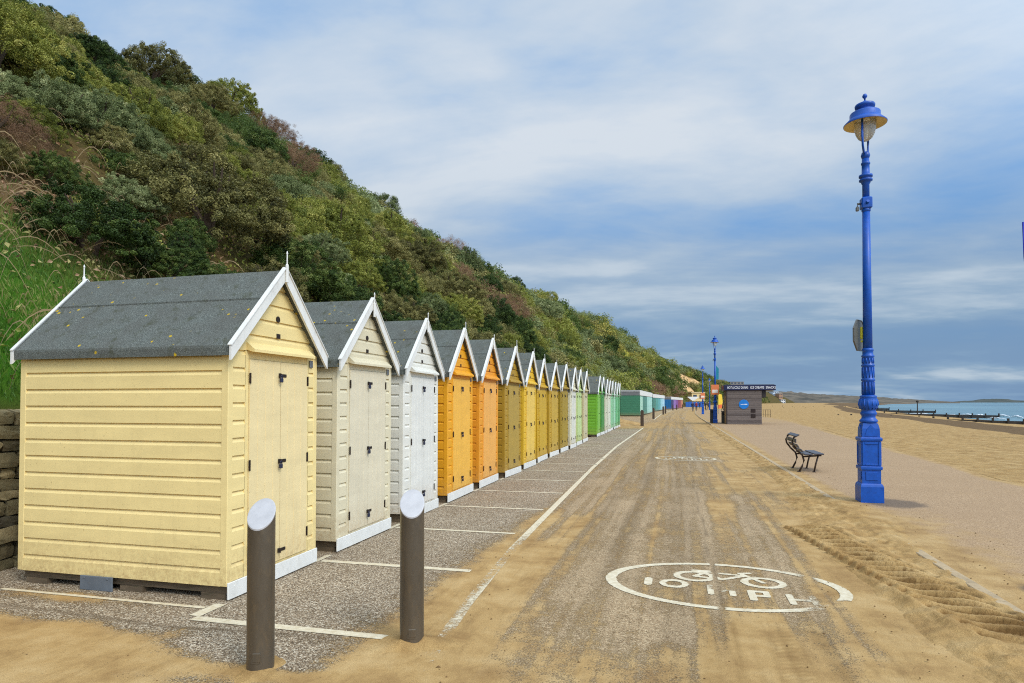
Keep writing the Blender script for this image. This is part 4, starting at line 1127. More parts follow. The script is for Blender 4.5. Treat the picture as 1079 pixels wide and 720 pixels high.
def lush(s, Y):
    n = fbm(s * 22 + 3, Y * .55, 145, 4)
    a = 1.15 * np.exp(-((Y - 6.0) / 3.0) ** 2 - ((s - .05) / .075) ** 2) + .8 * np.exp(-((Y - 6) / 3) ** 2 - ((s - .19) / .035) ** 2)
    return np.clip(a * sst(.40, .60, n + .07 * a), 0, 1)
ty = np.concatenate([np.linspace(-40, 0, 20), yspace(.3, 1500, .011, 14)])
ts = np.concatenate([np.linspace(0, 1, 110), [1.01, 1.03, 1.08, 1.2, 1.6, 2.5, 6]])
TS, TY = np.meshgrid(ts, ty)
TX, TZ = terr(TS, TY)
def mat_cliff():
    m, nt, b = newmat('cliff_ground'); p = pos(nt)
    g = ramp(nt, noise(nt, p, .55, 7, .68), [(.28, S(58, 62, 26, .8)), (.45, S(92, 86, 38, .8)), (.58, S(116, 92, 52, .8)), (.75, S(136, 116, 70, .8))])
    g = mixc(nt, mapr(nt, noise(nt, p, 5, 6, .7), .35, .7, 0, .6), g, S(66, 56, 34, .8))
    g = mixc(nt, attr(nt, 'lush'), g, S(66, 118, 22, .8))
    g = mixc(nt, mth(nt, 'MULTIPLY', attr(nt, 'brown'), .8), g, S(130, 104, 70, .9))
    g = mixc(nt, mapr(nt, attr(nt, 'gorse'), .2, .6), g, S(150, 142, 56, .9))
    g = mixc(nt, mapr(nt, attr(nt, 'scar'), .25, .55), g, ramp(nt, noise(nt, vscale(nt, p, (.2, .2, .9)), 1.0, 6, .7), [(.3, S(150, 108, 66)), (.5, S(204, 164, 112)), (.7, S(222, 192, 148))]))
    L(nt, g, b.inputs['Base Color']); b.inputs['Roughness'].default_value = .95; b.inputs['Specular IOR Level'].default_value = .1
    bump(nt, b, noise(nt, p, 4, 8, .75), .9, .15)
    return m
cl = gridmesh('cliff_slope', TX, TY, TZ, mat_cliff(), {'lush': lush(TS, TY), 'brown': brown(TS, TY), 'gorse': gorse(TS, TY), 'scar': scar(TS, TY)}); tag(cl, kind='structure')

# ------------------------------------------------------------------ foliage
def mat_leaf(name, stops, trans=.25, rough=.55):
    m, nt, b = newmat(name)
    lv = attr(nt, 'tone')
    f = mth(nt, 'ADD', mth(nt, 'MULTIPLY', lv, .72), mth(nt, 'MULTIPLY', orand(nt), .32))
    c = ramp(nt, f, stops)
    L(nt, c, b.inputs['Base Color']); b.inputs['Roughness'].default_value = rough; b.inputs['Specular IOR Level'].default_value = .3
    tl = nt.nodes.new('ShaderNodeBsdfTranslucent'); L(nt, c, tl.inputs['Color'])
    mx = nt.nodes.new('ShaderNodeMixShader'); mx.inputs[0].default_value = trans
    L(nt, b.outputs[0], mx.inputs[1]); L(nt, tl.outputs[0], mx.inputs[2]); L(nt, mx.outputs[0], nt.nodes['Material Output'].inputs[0])
    return m
K_ = 1.32
LEAF = {
    'olive': mat_leaf('olive_leaves', [(.05, S(54, 54, 26, K_)), (.4, S(100, 96, 50, K_)), (.7, S(140, 132, 78, K_)), (.95, S(170, 160, 108, K_))]),
    'dark': mat_leaf('dark_leaves', [(.05, S(30, 44, 16, K_)), (.45, S(58, 76, 30, K_)), (.75, S(92, 106, 46, K_)), (.95, S(132, 138, 78, K_))]),
    'mid': mat_leaf('mid_leaves', [(.05, S(58, 66, 20, K_)), (.4, S(102, 108, 40, K_)), (.7, S(138, 138, 60, K_)), (.95, S(176, 168, 96, K_))]),
    'silver': mat_leaf('silver_leaves', [(.05, S(56, 68, 36, K_)), (.4, S(94, 104, 60, K_)), (.75, S(138, 144, 96, K_)), (.95, S(184, 184, 136, K_))]),
    'russet': mat_leaf('russet_twigs', [(.05, S(78, 56, 42, K_)), (.5, S(118, 88, 62, K_)), (.95, S(150, 122, 92, K_))], .1),
    'yellow': mat_leaf('yellow_leaves', [(.05, S(84, 80, 30, K_)), (.5, S(130, 122, 52, K_)), (.95, S(170, 160, 84, K_))]),
}
BARK = simple('bark', S(74, 60, 46), .9, .3, 8, .6, 40)

def leaf_quads(P, Nrm, ln, wd, rng):
    """diamond leaves at points P facing roughly Nrm"""
    n = len(P)
    r = rng.normal(size=(n, 3)); r -= (r * Nrm).sum(1, keepdims=True) * Nrm
    a = r / np.maximum(np.linalg.norm(r, axis=1, keepdims=True), 1e-6); b = np.cross(Nrm, a)
    l = (ln * rng.uniform(.6, 1.3, n))[:, None]; w_ = (wd * rng.uniform(.7, 1.3, n))[:, None]
    bend = Nrm * l * .18
    V = np.stack([P - a * l * .5, P + b * w_ * .5 + bend, P + a * l * .5, P - b * w_ * .5 + bend], 1).reshape(-1, 3)
    F = np.arange(n * 4).reshape(n, 4)
    return V, F
def bush_arrays(seed, nleaf, ln, wd, ncl, flat=.85, twig=False, loose=.0):
    rng = np.random.default_rng(seed)
    d = rng.normal(size=(ncl, 3)); d[:, 2] = np.abs(d[:, 2]) * 1.0 - .25; d /= np.linalg.norm(d, axis=1, keepdims=True)
    rad = .58 + .42 * vnoise(d[:, 0] * 2.6 + 5, d[:, 1] * 2.6 + d[:, 2] * 1.9, seed) + rng.uniform(-.12, .10, ncl)
    cc = d * rad[:, None] * np.array([1, 1, flat]); cr = rng.uniform(.6, 1.3, ncl) * (.10 if ncl > 300 else (.135 if ncl > 120 else (.18 if ncl > 60 else .22))) * (90 / ncl) ** .35
    tone_c = np.clip(.45 + (.20 if ncl > 60 else .13) * rng.normal(size=ncl), .02, .98)
    k = rng.integers(0, ncl, nleaf)
    q = rng.normal(size=(nleaf, 3)); q /= np.linalg.norm(q, axis=1, keepdims=True)
    rr = rng.uniform(.45, 1.0, nleaf) ** .6
    out = d[k]
    q = q + out * .35 + np.array([0, 0, .15])
    P = cc[k] + q * (cr[k] * rr * (1 + loose * rng.uniform(0, 1, nleaf)))[:, None]
    inner = rng.uniform(size=nleaf) < .22
    P[inner] *= rng.uniform(.5, .95, inner.sum())[:, None]
    P[:, 2] = np.maximum(P[:, 2], -.35)
    Nn = q / np.linalg.norm(q, axis=1, keepdims=True) * .9 + rng.normal(size=(nleaf, 3)) * .42 + np.array([0, 0, .2])
    if twig: Nn = rng.normal(size=(nleaf, 3))
    Nn /= np.linalg.norm(Nn, axis=1, keepdims=True)
    V, F = leaf_quads(P, Nn, ln, wd, rng)
    tone = np.clip(tone_c[k] + (.085 if nleaf > 10000 else .05) * rng.normal(size=nleaf) + .14 * (rr - .7), 0, 1)
    return V, F, np.repeat(tone, 4)
def stem_mb(seed, n=7):
    rr = random.Random(seed); m = MB()
    for _ in range(n):
        a = rr.uniform(0, 6.28); t = rr.uniform(.3, .75)
        m.tube([(0.05 * math.cos(a), .05 * math.sin(a), -.45), (.2 * t * math.cos(a), .2 * t * math.sin(a), 0), (.55 * t * math.cos(a + .3), .55 * t * math.sin(a + .3), .35), (.8 * t * math.cos(a + .2), .8 * t * math.sin(a + .2), .62)], [.045, .035, .022, .008], 5)
    return m

# prototypes in unit size: (kind, level) -> list of meshes; level 0 near, 1 middle, 2 far
PROTO = {}
spec = {0: (60000, .028, .017, 400), 1: (20000, .044, .027, 190), 2: (6000, .070, .046, 80)}
sd_ = 500
STEMS = []
for q in range(3):
    o = stem_mb(40 + q).build('stem', BARK); STEMS.append(o.data); bpy.data.objects.remove(o)
for kind in LEAF:
    for lev, (nl, ln, wd, nc) in spec.items():
        for q in range(2 if lev else (2 if kind in ('dark', 'olive', 'mid') else 1)):
            sd_ += 1
            tw = kind == 'russet'
            V, F, T = bush_arrays(sd_, int(nl * (.8 if tw else 1)), ln * (1.7 if tw else {'dark': 1.25, 'silver': 1.1, 'mid': .9}.get(kind, 1)), wd * (.22 if tw else 1), nc, .85 if kind != 'dark' else .95, tw, .25 if kind in ('silver', 'russet') else .05)
            o = npmesh('foliage', V, F, LEAF[kind], {'tone': T}, False); PROTO.setdefault((kind, lev), []).append(o.data); bpy.data.objects.remove(o)

def ray_terrain(u, v):
    """first meeting of a photo sight line with the cliff"""
    xc = (u - 540) / FOC; dx = xc * math.cos(PSI) - math.sin(PSI); dy = xc * math.sin(PSI) + math.cos(PSI); dz = (HZ - v) / FOC
    for Z in np.concatenate([np.arange(5, 80, .25), np.arange(80, 500, 1.5)]):
        x, y, z = dx * Z, dy * Z, EYE + dz * Z
        fx, cx = float(footx(y)), float(crestx(y)); s = (fx - x) / (fx - cx)
        if s < 0 or s > 1: continue
        if float(terr(np.array(s), np.array(y))[1]) >= z: return s, y, Z
    return None

bushes = []     # (s, Y, radius, kind, label, group)
heroes = [(215, 225, 86, 'olive', 'large round grey olive bush above the roof of the nearest hut'),
          (98, 128, 52, 'silver', 'silvery green bush on the slope left of the large olive bush'),
          (40, 70, 46, 'dark', 'big dark green bush near the top left corner of the photo'),
          (158, 62, 44, 'olive', 'dull olive bush rising on the skyline above the slope at left'),
          (92, 62, 34, 'dark', 'small dark bush on the skyline left of the dull olive one'),
          (282, 140, 34, 'russet', 'leafless reddish brown bush on the skyline above the large olive bush'),
          (305, 168, 30, 'russet', 'second leafless reddish bush just right of the first on the skyline'),
          (345, 256, 58, 'mid', 'large mid green bush right of the large grey olive bush'),
          (52, 185, 36, 'dark', 'glossy dark green shrub among brown brambles at left'),
          (190, 130, 40, 'olive', 'olive bush on the slope directly above the large grey olive one'),
          (238, 108, 38, 'mid', 'yellowish green bush near the skyline above the large olive bush'),
          (150, 160, 34, 'silver', 'pale grey green bush left of the large olive bush'),
          (322, 172, 26, 'dark', 'bright green skyline bush right of the reddish bushes'),
          (395, 262, 40, 'olive', 'broad olive bush above the cream hut roof'),
          (412, 305, 34, 'dark', 'dark bush just above the roofs of the white and orange huts'),
          (520, 328, 30, 'russet', 'bare reddish brown bush above the roof of the olive hut'),
          (482, 330, 30, 'mid', 'green bush just above the ridge of the first orange hut'),
          (600, 382, 18, 'dark', 'dark bush just over the roofs of the mustard huts'),
          (132, 215, 40, 'silver', 'pale shrub standing just left of the large olive bush base'),
          (80, 225, 22, 'mid', 'small yellowish green shrub among brambles above the nearest hut'),
          (20, 130, 40, 'mid', 'yellowish green bush at the left edge below the top corner bushes'),
          (120, 250, 22, 'silver', 'thin pale shrub behind the ridge of the nearest hut')]
hero_xy = []
for (u, v, rp, kind, lab) in heroes:
    t = ray_terrain(u, v + rp * .25)
    if not t: continue
    s, Y, Z = t
    r = rp * Z / FOC
    bushes.append((s, Y, r, kind, lab, None)); x_, z_ = terr(np.array(s), np.array(Y)); hero_xy.append((float(x_), Y, r))

for (s_, Y_, r_, k_, lab) in ((.985, 40, 2.7, 'olive', 'rounded olive bush crowning the skyline at upper left'), (.985, 35.3, 1.7, 'dark', 'dark bush on the skyline left of the rounded olive one'), (.985, 32, 2.0, 'dark', 'dark bush on the skyline nearest the top left corner'), (.99, 47, 1.9, 'mid', 'green skyline bush right of the rounded olive one'), (.99, 54, 2.0, 'russet', 'tall reddish bush on the skyline right of the green one'), (.99, 132, 2.6, 'dark', 'dark rounded bush standing up on the far skyline above the orange huts')):
    bushes.append((s_, Y_, r_, k_, lab, None)); x_, z_ = terr(np.array(s_), np.array(Y_)); hero_xy.append((float(x_), Y_, r_))
rngb = np.random.default_rng(23)
grid = {}
def free(x, Y, r):
    gx, gy = int(x // 4), int(Y // 4)
    for i in range(gx - 1, gx + 2):
        for j in range(gy - 1, gy + 2):
            for (a, b_, c) in grid.get((i, j), ()):
                if (a - x) ** 2 + (b_ - Y) ** 2 < ((r + c) * .60) ** 2: return False
    return True
for h in hero_xy: grid.setdefault((int(h[0] // 4), int(h[1] // 4)), []).append(h)
cand = []
for _ in range(26000):
    Y = 2 + 470 * rngb.uniform() ** 1.6; s = rngb.uniform(0.02, 1.05)
    big = np.clip(.9 + Y / 110, .9, 2.3)
    r = big * rngb.choice([.6, .8, 1.0, 1.35, 1.75], p=[.2, .3, .28, .15, .07])
    if s < .1: r = min(r, 1.2)
    sa_, ya_ = np.array(s), np.array(Y)
    if float(lush(sa_, ya_)) > .22 and rngb.uniform() < .7: continue
    if float(scar(sa_, ya_)) > .14: continue
    if float(gorse(sa_, ya_)) > .25 and rngb.uniform() < .9: continue
    if Y < 8.6 and s < .17 and (s < .12 or rngb.uniform() < .7): continue
    br = float(brown(sa_, ya_))
    if br > .4 and rngb.uniform() < .45: continue
    x, z = terr(sa_, ya_); x = float(x)
    if x + r * .6 > float(footx(Y)) - .05: continue
    if not free(x, Y, r): continue
    grid.setdefault((int(x // 4), int(Y // 4)), []).append((x, Y, r))
    nz = float(fbm(ya_ * .05 + 3, sa_ * 4, 151, 3)) + rngb.normal() * .10
    kind = 'dark' if nz < .42 else ('olive' if nz < .53 else ('mid' if nz < .64 else 'silver'))
    if br > .35 and rngb.uniform() < (.6 if Y > 22 else .12): kind = 'russet'
    elif float(gorse(sa_, ya_)) > .2 and rngb.uniform() < .6: kind = 'yellow'
    cand.append((s, Y, r, kind))
NAMES = {'olive': ('olive green bush growing among others on the cliff slope', 'olive bushes on the cliff slope'),
         'dark': ('dark evergreen bush growing among others on the cliff slope', 'dark evergreen bushes on the cliff slope'),
         'mid': ('yellowish green leafy bush growing among others on the cliff slope', 'yellowish green bushes on the cliff slope'),
         'silver': ('greyish pale green bush growing among others on the cliff slope', 'pale grey green bushes on the cliff slope'),
         'russet': ('reddish brown leafless bush growing among green ones on the slope', 'leafless russet bushes on the cliff slope'),
         'yellow': ('yellow flowering gorse bush on the far cliff slope', 'gorse bushes on the far slope')}
def seen(s, Y, r):
    x, z = terr(np.array(s), np.array(Y)); x = float(x); z = float(z)
    Z = Y * math.cos(PSI) - x * math.sin(PSI)
    if Z < 3: return 0
    u = 540 + FOC * (x * math.cos(PSI) + Y * math.sin(PSI)) / Z; v = HZ - FOC * (z + r * .4 - EYE) / Z
    rp = r * FOC / Z
    if u < -rp or u > 1079 + rp or v < -rp: return 0
    # hidden behind the huts?
    if u > 0:
        ridge = np.interp(u, [0, 90, 300, 345, 390, 450, 490, 560, 620, 655, 700, 720], [430, 285, 283, 330, 318, 335, 350, 372, 392, 408, 416, 424])
        if v - rp > ridge: return 0
    return rp
score = sorted(((seen(s, Y, r), i) for i, (s, Y, r, k) in enumerate(cand)), reverse=True)
indiv = set(i for sc_, i in score[:255] if sc_ > 0)
def put_bush(s, Y, r, kind, lab, group):
    x, z = terr(np.array(s), np.array(Y)); x = float(x); z = float(z)
    D = math.hypot(x, Y); rp = r * FOC / max(D, 3)
    lev = 0 if rp > 26 else (1 if rp > 12 else 2)
    rot = rngb.uniform(0, 6.28); sc_ = (r * rngb.uniform(.95, 1.15), r * rngb.uniform(.95, 1.15), r * rngb.uniform(.85, 1.1))
    me = PROTO[(kind, lev)][rngb.integers(0, len(PROTO[(kind, lev)]))]
    if lev == 0:
        o = empty('bush', (x, Y, z + r * .12), rot); o.scale = sc_
        f = bpy.data.objects.new('foliage', me); C.objects.link(f); f.parent = o
        st = bpy.data.objects.new('stem', STEMS[rngb.integers(0, 3)]); C.objects.link(st); st.parent = o
    else:
        o = bpy.data.objects.new('bush', me); C.objects.link(o); o.location = (x, Y, z + r * .12); o.rotation_euler = (0, 0, rot); o.scale = sc_
    tag(o, lab, 'bush', group)
for (s, Y, r, kind, lab, g) in bushes: put_bush(s, Y, r, kind, lab, 'bushes on the cliff slope')
for i, (s, Y, r, kind) in enumerate(cand):
    if i in indiv: put_bush(s, Y, r, kind, *NAMES[kind])

# everything smaller or farther: one mass of scrub, one mesh with a material per foliage colour
kl = list(LEAF); ki = {k: i for i, k in enumerate(kl)}
VV, FF, TT, MM = [], [], [], []; off = 0
base = {k: [bush_arrays(900 + 7 * ki[k] + q, 900, .15 * (1.4 if k == 'russet' else 1), .095 * (.35 if k == 'russet' else 1), 40, .9, k == 'russet') for q in range(3)] for k in kl}
basen = {k: [bush_arrays(950 + 7 * ki[k] + q, 2600, .085 * (1.4 if k == 'russet' else 1), .05 * (.35 if k == 'russet' else 1), 40, .9, k == 'russet') for q in range(2)] for k in kl}
def addclump(x, Y, z, r, kind, near):
    global off
    V, F, T = (basen if near else base)[kind][rngb.integers(0, 2)]
    a = rngb.uniform(0, 6.28); ca, sa_ = math.cos(a), math.sin(a)
    Vr = np.stack([V[:, 0] * ca - V[:, 1] * sa_, V[:, 0] * sa_ + V[:, 1] * ca, V[:, 2]], -1) * r + np.array([x, Y, z + r * .1])
    VV.append(Vr); FF.append(F + off); TT.append(np.clip(T + rngb.normal() * .07, 0, 1)); MM.append(np.full(len(F), ki[kind])); off += len(V)
for i, (s, Y, r, kind) in enumerate(cand):
    if i in indiv: continue
    x, z = terr(np.array(s), np.array(Y))
    if math.hypot(float(x), Y) < 22 and seen(s, Y, r) == 0: continue
    addclump(float(x), Y, float(z), r, kind, math.hypot(float(x), Y) < 60)
for _ in range(420):     # cliff beyond
    Y = rngb.uniform(430, 1000); s = rngb.uniform(.03, 1.05); x, z = terr(np.array(s), np.array(Y))
    addclump(float(x), Y, float(z), rngb.uniform(2.2, 4.5), rngb.choice(['dark', 'olive', 'olive', 'mid', 'dark']), False)
sc_o = npmesh('scrub', np.concatenate(VV), np.concatenate(FF), [LEAF[k] for k in kl], {'tone': np.concatenate(TT)}, False)
sc_o.data.polygons.foreach_set('material_index', np.concatenate(MM).astype(np.int32)); sc_o.data.update()
tag(sc_o, 'dense low scrub covering the cliff slope between and beyond the bushes', 'scrub', kind='stuff')

# undergrowth leaves close to the huts, grass, dry bramble stems
def scatter(n, ymax, fn, power=1.7):
    Y = 1.5 + ymax * rngb.uniform(size=n) ** power; s = rngb.uniform(0.005, .9, n)
    keep = rngb.uniform(size=n) < fn(s, Y); s, Y = s[keep], Y[keep]
    x, z = terr(s, Y); return s, x, Y, z
s, x, Y, z = scatter(150000, 70, lambda s, Y: .5 + .4 * fbm(s * 9, Y * .4, 161, 3) - .55 * lush(s, Y))
P = np.stack([x, Y, z + rngb.uniform(.0, .28, len(x))], -1); Nn = rngb.normal(size=P.shape) * .6 + np.array([.4, 0, .7]); Nn /= np.linalg.norm(Nn, axis=1, keepdims=True)
V, F = leaf_quads(P, Nn, .085 * (1 + Y / 45), .045 * (1 + Y / 45), rngb)
tone = np.clip(fbm(s * 11, Y * .7, 165, 3) * 1.1 - .05 + .15 * rngb.normal(size=len(x)), 0, 1)
und = npmesh('undergrowth', V, F, [LEAF['mid'], LEAF['olive'], LEAF['russet']], {'tone': np.repeat(tone, 4)}, False)
brw = brown(s, Y) + .25 * rngb.normal(size=len(x)); mi = np.where(brw > .30, 2, np.where(fbm(s * 7, Y * .3, 169, 2) > .5, 1, 0)).astype(np.int32)
und.data.polygons.foreach_set('material_index', mi); und.data.update()
tag(und, 'low leafy undergrowth carpeting the slope behind the huts', 'undergrowth', kind='stuff')

GRS = mat_leaf('grass_blades', [(.05, S(46, 72, 18, .9)), (.42, S(80, 122, 32, .9)), (.62, S(122, 148, 56, .9)), (.82, S(168, 150, 100, .9))], .35)
s, x, Y, z = scatter(520000, 20, lambda s, Y: np.clip(lush(s, Y) * 1.3 - .04 + .35 * (fbm(s * 14, Y * .9, 171, 3) - .45), 0, 1), 1.2)
n = len(x); az = rngb.uniform(0, 6.28, n); hgt = rngb.uniform(.04, .17, n); wd = rngb.uniform(.003, .007, n); ln = rngb.uniform(.05, .7, n) * hgt
b0 = np.stack([x, Y, z - .02], -1); sd2 = np.stack([np.cos(az), np.sin(az), 0 * az], -1); fw = np.stack([-np.sin(az), np.cos(az), 0 * az], -1)
up = np.array([0, 0, 1.0])
V = np.stack([b0 - sd2 * wd[:, None], b0 + sd2 * wd[:, None], b0 + up * (hgt * .65)[:, None] + fw * (ln * .4)[:, None] + sd2 * (wd * .8)[:, None], b0 + up * hgt[:, None] + fw * ln[:, None]], 1).reshape(-1, 3)
gt = np.clip((.45 + .5 * (fbm(s * 26, Y * 1.6, 175, 4) - .5) * 3.0) + .16 * rngb.normal(size=n), 0, 1)
gro = npmesh('grass', V, np.arange(n * 4).reshape(n, 4), GRS, {'tone': np.repeat(gt, 4)}, False); tag(gro, 'bright green grass on the bank above the stone wall', 'grass', kind='stuff')

DRY = simple('dry_stem', S(176, 150, 110, .9), .9, .3, 8)
VB, FB = [], []; ob = 0
s, x, Y, z = scatter(9000, 22, lambda s, Y: np.clip(.15 + 1.1 * brown(s, Y) + .35 * (Y < 10) * (s < .2), 0, 1) * (s < .6), 1.1)
for i in range(len(x)):
    a = rngb.uniform(0, 6.28); R_ = rngb.uniform(.25, .95); hh = rngb.uniform(.15, .7); k = np.linspace(0, 1, 8)
    px_ = x[i] + math.cos(a) * R_ * k; py2 = Y[i] + math.sin(a) * R_ * k; pz = z[i] + np.sin(k * math.pi * .85) * hh - .03 + (x[i] - px_) * .55
    wv = rngb.uniform(.004, .010)
    A = np.stack([px_, py2, pz - wv], -1); B = np.stack([px_ + wv * .5, py2 - wv * .5, pz + wv], -1)
    VB.append(np.stack([A, B], 1).reshape(-1, 3)); FB.append(np.array([[2 * j, 2 * j + 1, 2 * j + 3, 2 * j + 2] for j in range(7)]) + ob); ob += 16
br_o = npmesh('brambles', np.concatenate(VB), np.concatenate(FB), DRY, None, False); tag(br_o, 'tangle of dry arching bramble stems on the bank at left', 'brambles', kind='stuff')

# ------------------------------------------------------------------ stone retaining wall behind the huts
def mat_stone():
    m, nt, b = newmat('rubble_stone'); v = pos(nt)
    tn = attr(nt, 'tone')
    c = ramp(nt, tn, [(0, S(70, 62, 46)), (.35, S(104, 92, 64)), (.7, S(130, 116, 82)), (1, S(156, 138, 100))])
    c = mixc(nt, mapr(nt, noise(nt, v, 9, 7, .7), .4, .7, 0, .6), c, S(72, 70, 44))
    L(nt, c, b.inputs['Base Color']); b.inputs['Roughness'].default_value = .95
    bump(nt, b, noise(nt, v, 18, 8, .75), .9, .02)
    return m
VS, FS, TS2 = [], [], []; os_ = 0
rw = random.Random(5); y0 = 1.2; zc = -.05
while zc < 1.50:
    h = rw.uniform(.09, .17) if zc < 1.32 else 1.56 - zc
    yy = 1.2 + rw.uniform(0, .2); last = zc + h > 1.5
    while yy < 44.5:
        l = (rw.uniform(.14, .34) if not last else rw.uniform(.16, .30)) * (1 if yy < 9 else 2)
        pr = rw.uniform(-.03, .03); bm = bmesh.new()
        bmesh.ops.create_cube(bm, size=1)
        bmesh.ops.subdivide_edges(bm, edges=bm.edges[:], cuts=2 if yy < 9 else 1, use_grid_fill=True)
        for vtx in bm.verts:
            q = vtx.co; kk = 1 - .045 * ((abs(q.x) > .4) + (abs(q.y) > .4) + (abs(q.z) > .4) - 1)
            q.x = q.x * kk * .34 + rw.uniform(-.010, .010); q.y = q.y * kk * (l - .008) + rw.uniform(-.016, .016); q.z = q.z * kk * (h - .004) + rw.uniform(-.012, .012)
            vtx.co = (q.x - 6.62 + pr, q.y + yy + l / 2, q.z + zc + h / 2 + (rw.uniform(-.02, .02) if last and q.z > 0 else 0))
        bm.verts.index_update()
        VS.append(np.array([v_.co[:] for v_ in bm.verts])); FS.append(np.array([[v_.index for v_ in f.verts] for f in bm.faces]) + os_); os_ += len(bm.verts)
        TS2.append(np.full(len(bm.verts), rw.random())); bm.free(); yy += l
    zc += h
wl = npmesh('stone_wall', np.concatenate(VS), np.concatenate(FS), mat_stone(), {'tone': np.concatenate(TS2)}, False)
tag(wl, 'low rubble stone retaining wall at the foot of the bank behind the huts', 'wall')
g = MB(); g.box(-6.9, -6.60, 1.2, 44.4, -.1, 1.44); g.build('mortar_core', simple('mortar', S(70, 62, 46), .95, .2, 6), wl)
# ------------------------------------------------------------------ groynes and beacon
GRO = simple('wet_groyne_timber', S(52, 46, 40), .8, .3, 3, .4, 20)
def groyne(x0, y0, x1, y1, z0, z1, lab, gap=1.55, ph=.42, over=.30):
    o = empty('groyne', (x0, y0, 0)); tag(o, lab, 'groyne', 'timber groynes running into the sea')
    n = max(2, int(math.hypot(x1 - x0, y1 - y0) / gap)); a = math.atan2(y1 - y0, x1 - x0)
    Lg = math.hypot(x1 - x0, y1 - y0)
    g = MB()
    for r_ in range(3):
        g.prism([(0, z0 + ph - .15 * (r_ + 1) + .004), (Lg, z1 + ph - .15 * (r_ + 1) + .004), (Lg, z1 + ph - .15 * r_), (0, z0 + ph - .15 * r_)], 'y', -.06, .06)
    g.prism([(0, z0 - .8), (Lg, z1 - .8), (Lg, z1 + ph - .452), (0, z0 + ph - .452)], 'y', -.055, .055)
    p = g.build('planking', GRO, o); p.rotation_euler = (0, 0, a)
    for k in range(n + 1):
        t = k / n; g = MB(); z = z0 + (z1 - z0) * t
        g.bbox(-.11, .11, -.30, -.063, z - 1.2, z + ph + over * random.uniform(.8, 1.2), .02)
        q = g.build('pile', GRO, o); q.rotation_euler = (0, 0, a); q.location = (math.cos(a) * t * Lg, math.sin(a) * t * Lg, 0)
groyne(21.5, 95, 52, 89, -.65, -1.35, 'nearest dark timber groyne crossing the beach at right', 1.5)
groyne(27, 150, 62, 146, -.9, -1.45, 'second timber groyne, behind the nearest one', 2.2, .5, .35)
groyne(33, 215, 74, 212, -.9, -1.45, 'third timber groyne farther along the beach', 3.0, .55, .4)
groyne(40, 290, 84, 288, -.9, -1.4, 'farthest timber groyne along the beach', 4.0, .6, .5)
x, y = WZ(967, 150)
o = empty('beacon_post', (x, y, -1.5)); tag(o, 'tall thin marker post rising at the end of a groyne', 'marker post')
g = MB(); g.lathe([(.14, -1), (.13, 0), (.10, 3.1)], 10); g.build('post', GRO, o)
g = MB(); g.lathe([(.10, 3.101), (.30, 3.12), (.30, 3.5), (.1, 3.55)], 10); g.build('topmark', GRO, o)

# post at the right hand edge of the view with a blue banner and a red lifebuoy
x, y = WZ(1085.5, 30)
o = empty('lifebuoy_post', (x, y, -.1)); tag(o, 'blue post at the right edge with tall banner and red lifebuoy', 'lifebuoy post')
g = MB(); g.smooth = True; g.lathe([(.05, 0), (.05, 10.6)], 12); g.build('post', LBLUE, o)
Kx = 30 / FOC
r_ = Vector((math.cos(PSI), math.sin(PSI), 0)); f_ = Vector((-math.sin(PSI), math.cos(PSI), 0))
def along(mb):
    mb.v = [tuple(r_ * p[0] + f_ * p[1] + Vector((0, 0, p[2]))) for p in mb.v]; return mb
g = MB(); g.prism([(-.21, VH(233, 30) + .1), (.4, VH(233, 30) + .1), (.4, VH(300, 30) + .1), (-.06, VH(296, 30) + .1), (-.17, VH(270, 30) + .1)], 'y', -.02, .02); along(g).build('banner', simple('banner_blue', S(20, 40, 170), .6, .06), o)
g = MB(); g.prism([(-.19, .45), (.3, .45), (.3, VH(430, 30) + .1), (-.19, VH(430, 30) + .1)], 'y', -.05, -.053 + .0); 
g = MB(); g.bbox(-.19, .3, -.12, -.06, .35, VH(430, 30) + .1, .01); along(g).build('backboard', LBLUE, o)
g = MB(); g.smooth = True
g.tube([(.08 + .27 * math.cos(a), -.16, VH(424, 30) + .16 + .27 * math.sin(a)) for a in [2 * math.pi * k / 20 for k in range(21)]], .055, 8); along(g).build('lifebuoy_ring', simple('red_ring', S(190, 30, 50), .5, .08), o)

# ------------------------------------------------------------------ far land, town, cliff top hotel
def mat_far(name, a, b_, sc_=.02):
    m, nt, b = newmat(name); p = pos(nt)
    L(nt, ramp(nt, noise(nt, p, sc_, 8, .65), [(.35, a), (.65, b_)]), b.inputs['Base Color']); b.inputs['Roughness'].default_value = .95; b.inputs['Specular IOR Level'].default_value = .05
    return m
def hills(prof, Zd, depth, mat, seed):
    us = np.linspace(prof[0][0], prof[-1][0], 160); hv = np.interp(us, [p[0] for p in prof], [p[1] for p in prof])
    fr = np.array([0, .03, .25, .5, .8, 1.0, 1.4])
    shp = np.array([0, .12, .45, .75, .95, 1.0, .9])
    X = []; Y = []; Zz = []
    for f_, s_ in zip(fr, shp):
        z_ = Zd + depth * f_
        top = (HZ - hv) / FOC * (Zd + depth)
        n = 1 + .22 * (fbm(us * .35, us * 0 + f_ * 6, seed, 4) - .5)
        xy = np.array([WZ(u, z_) for u in us])
        X.append(xy[:, 0]); Y.append(xy[:, 1]); Zz.append(-1.6 + (top + 3.2) * s_ * n)
    o = gridmesh('hills', np.array(X), np.array(Y), np.array(Zz), mat); tag(o, kind='structure')
HF = mat_far('far_cliff', S(74, 72, 66), S(118, 108, 94)); HF2 = mat_far('far_headland', S(62, 70, 66), S(92, 94, 88), .006)
hills([(740, 411), (770, 410), (800, 411), (820, 412.6), (835, 413), (845, 414.3), (855, 415), (880, 416.2), (905, 417.6), (925, 418.4), (945, 420), (962, 420.8), (980, 422), (1000, 423.2), (1012, 423.9)], 1900, 260, HF, 201)
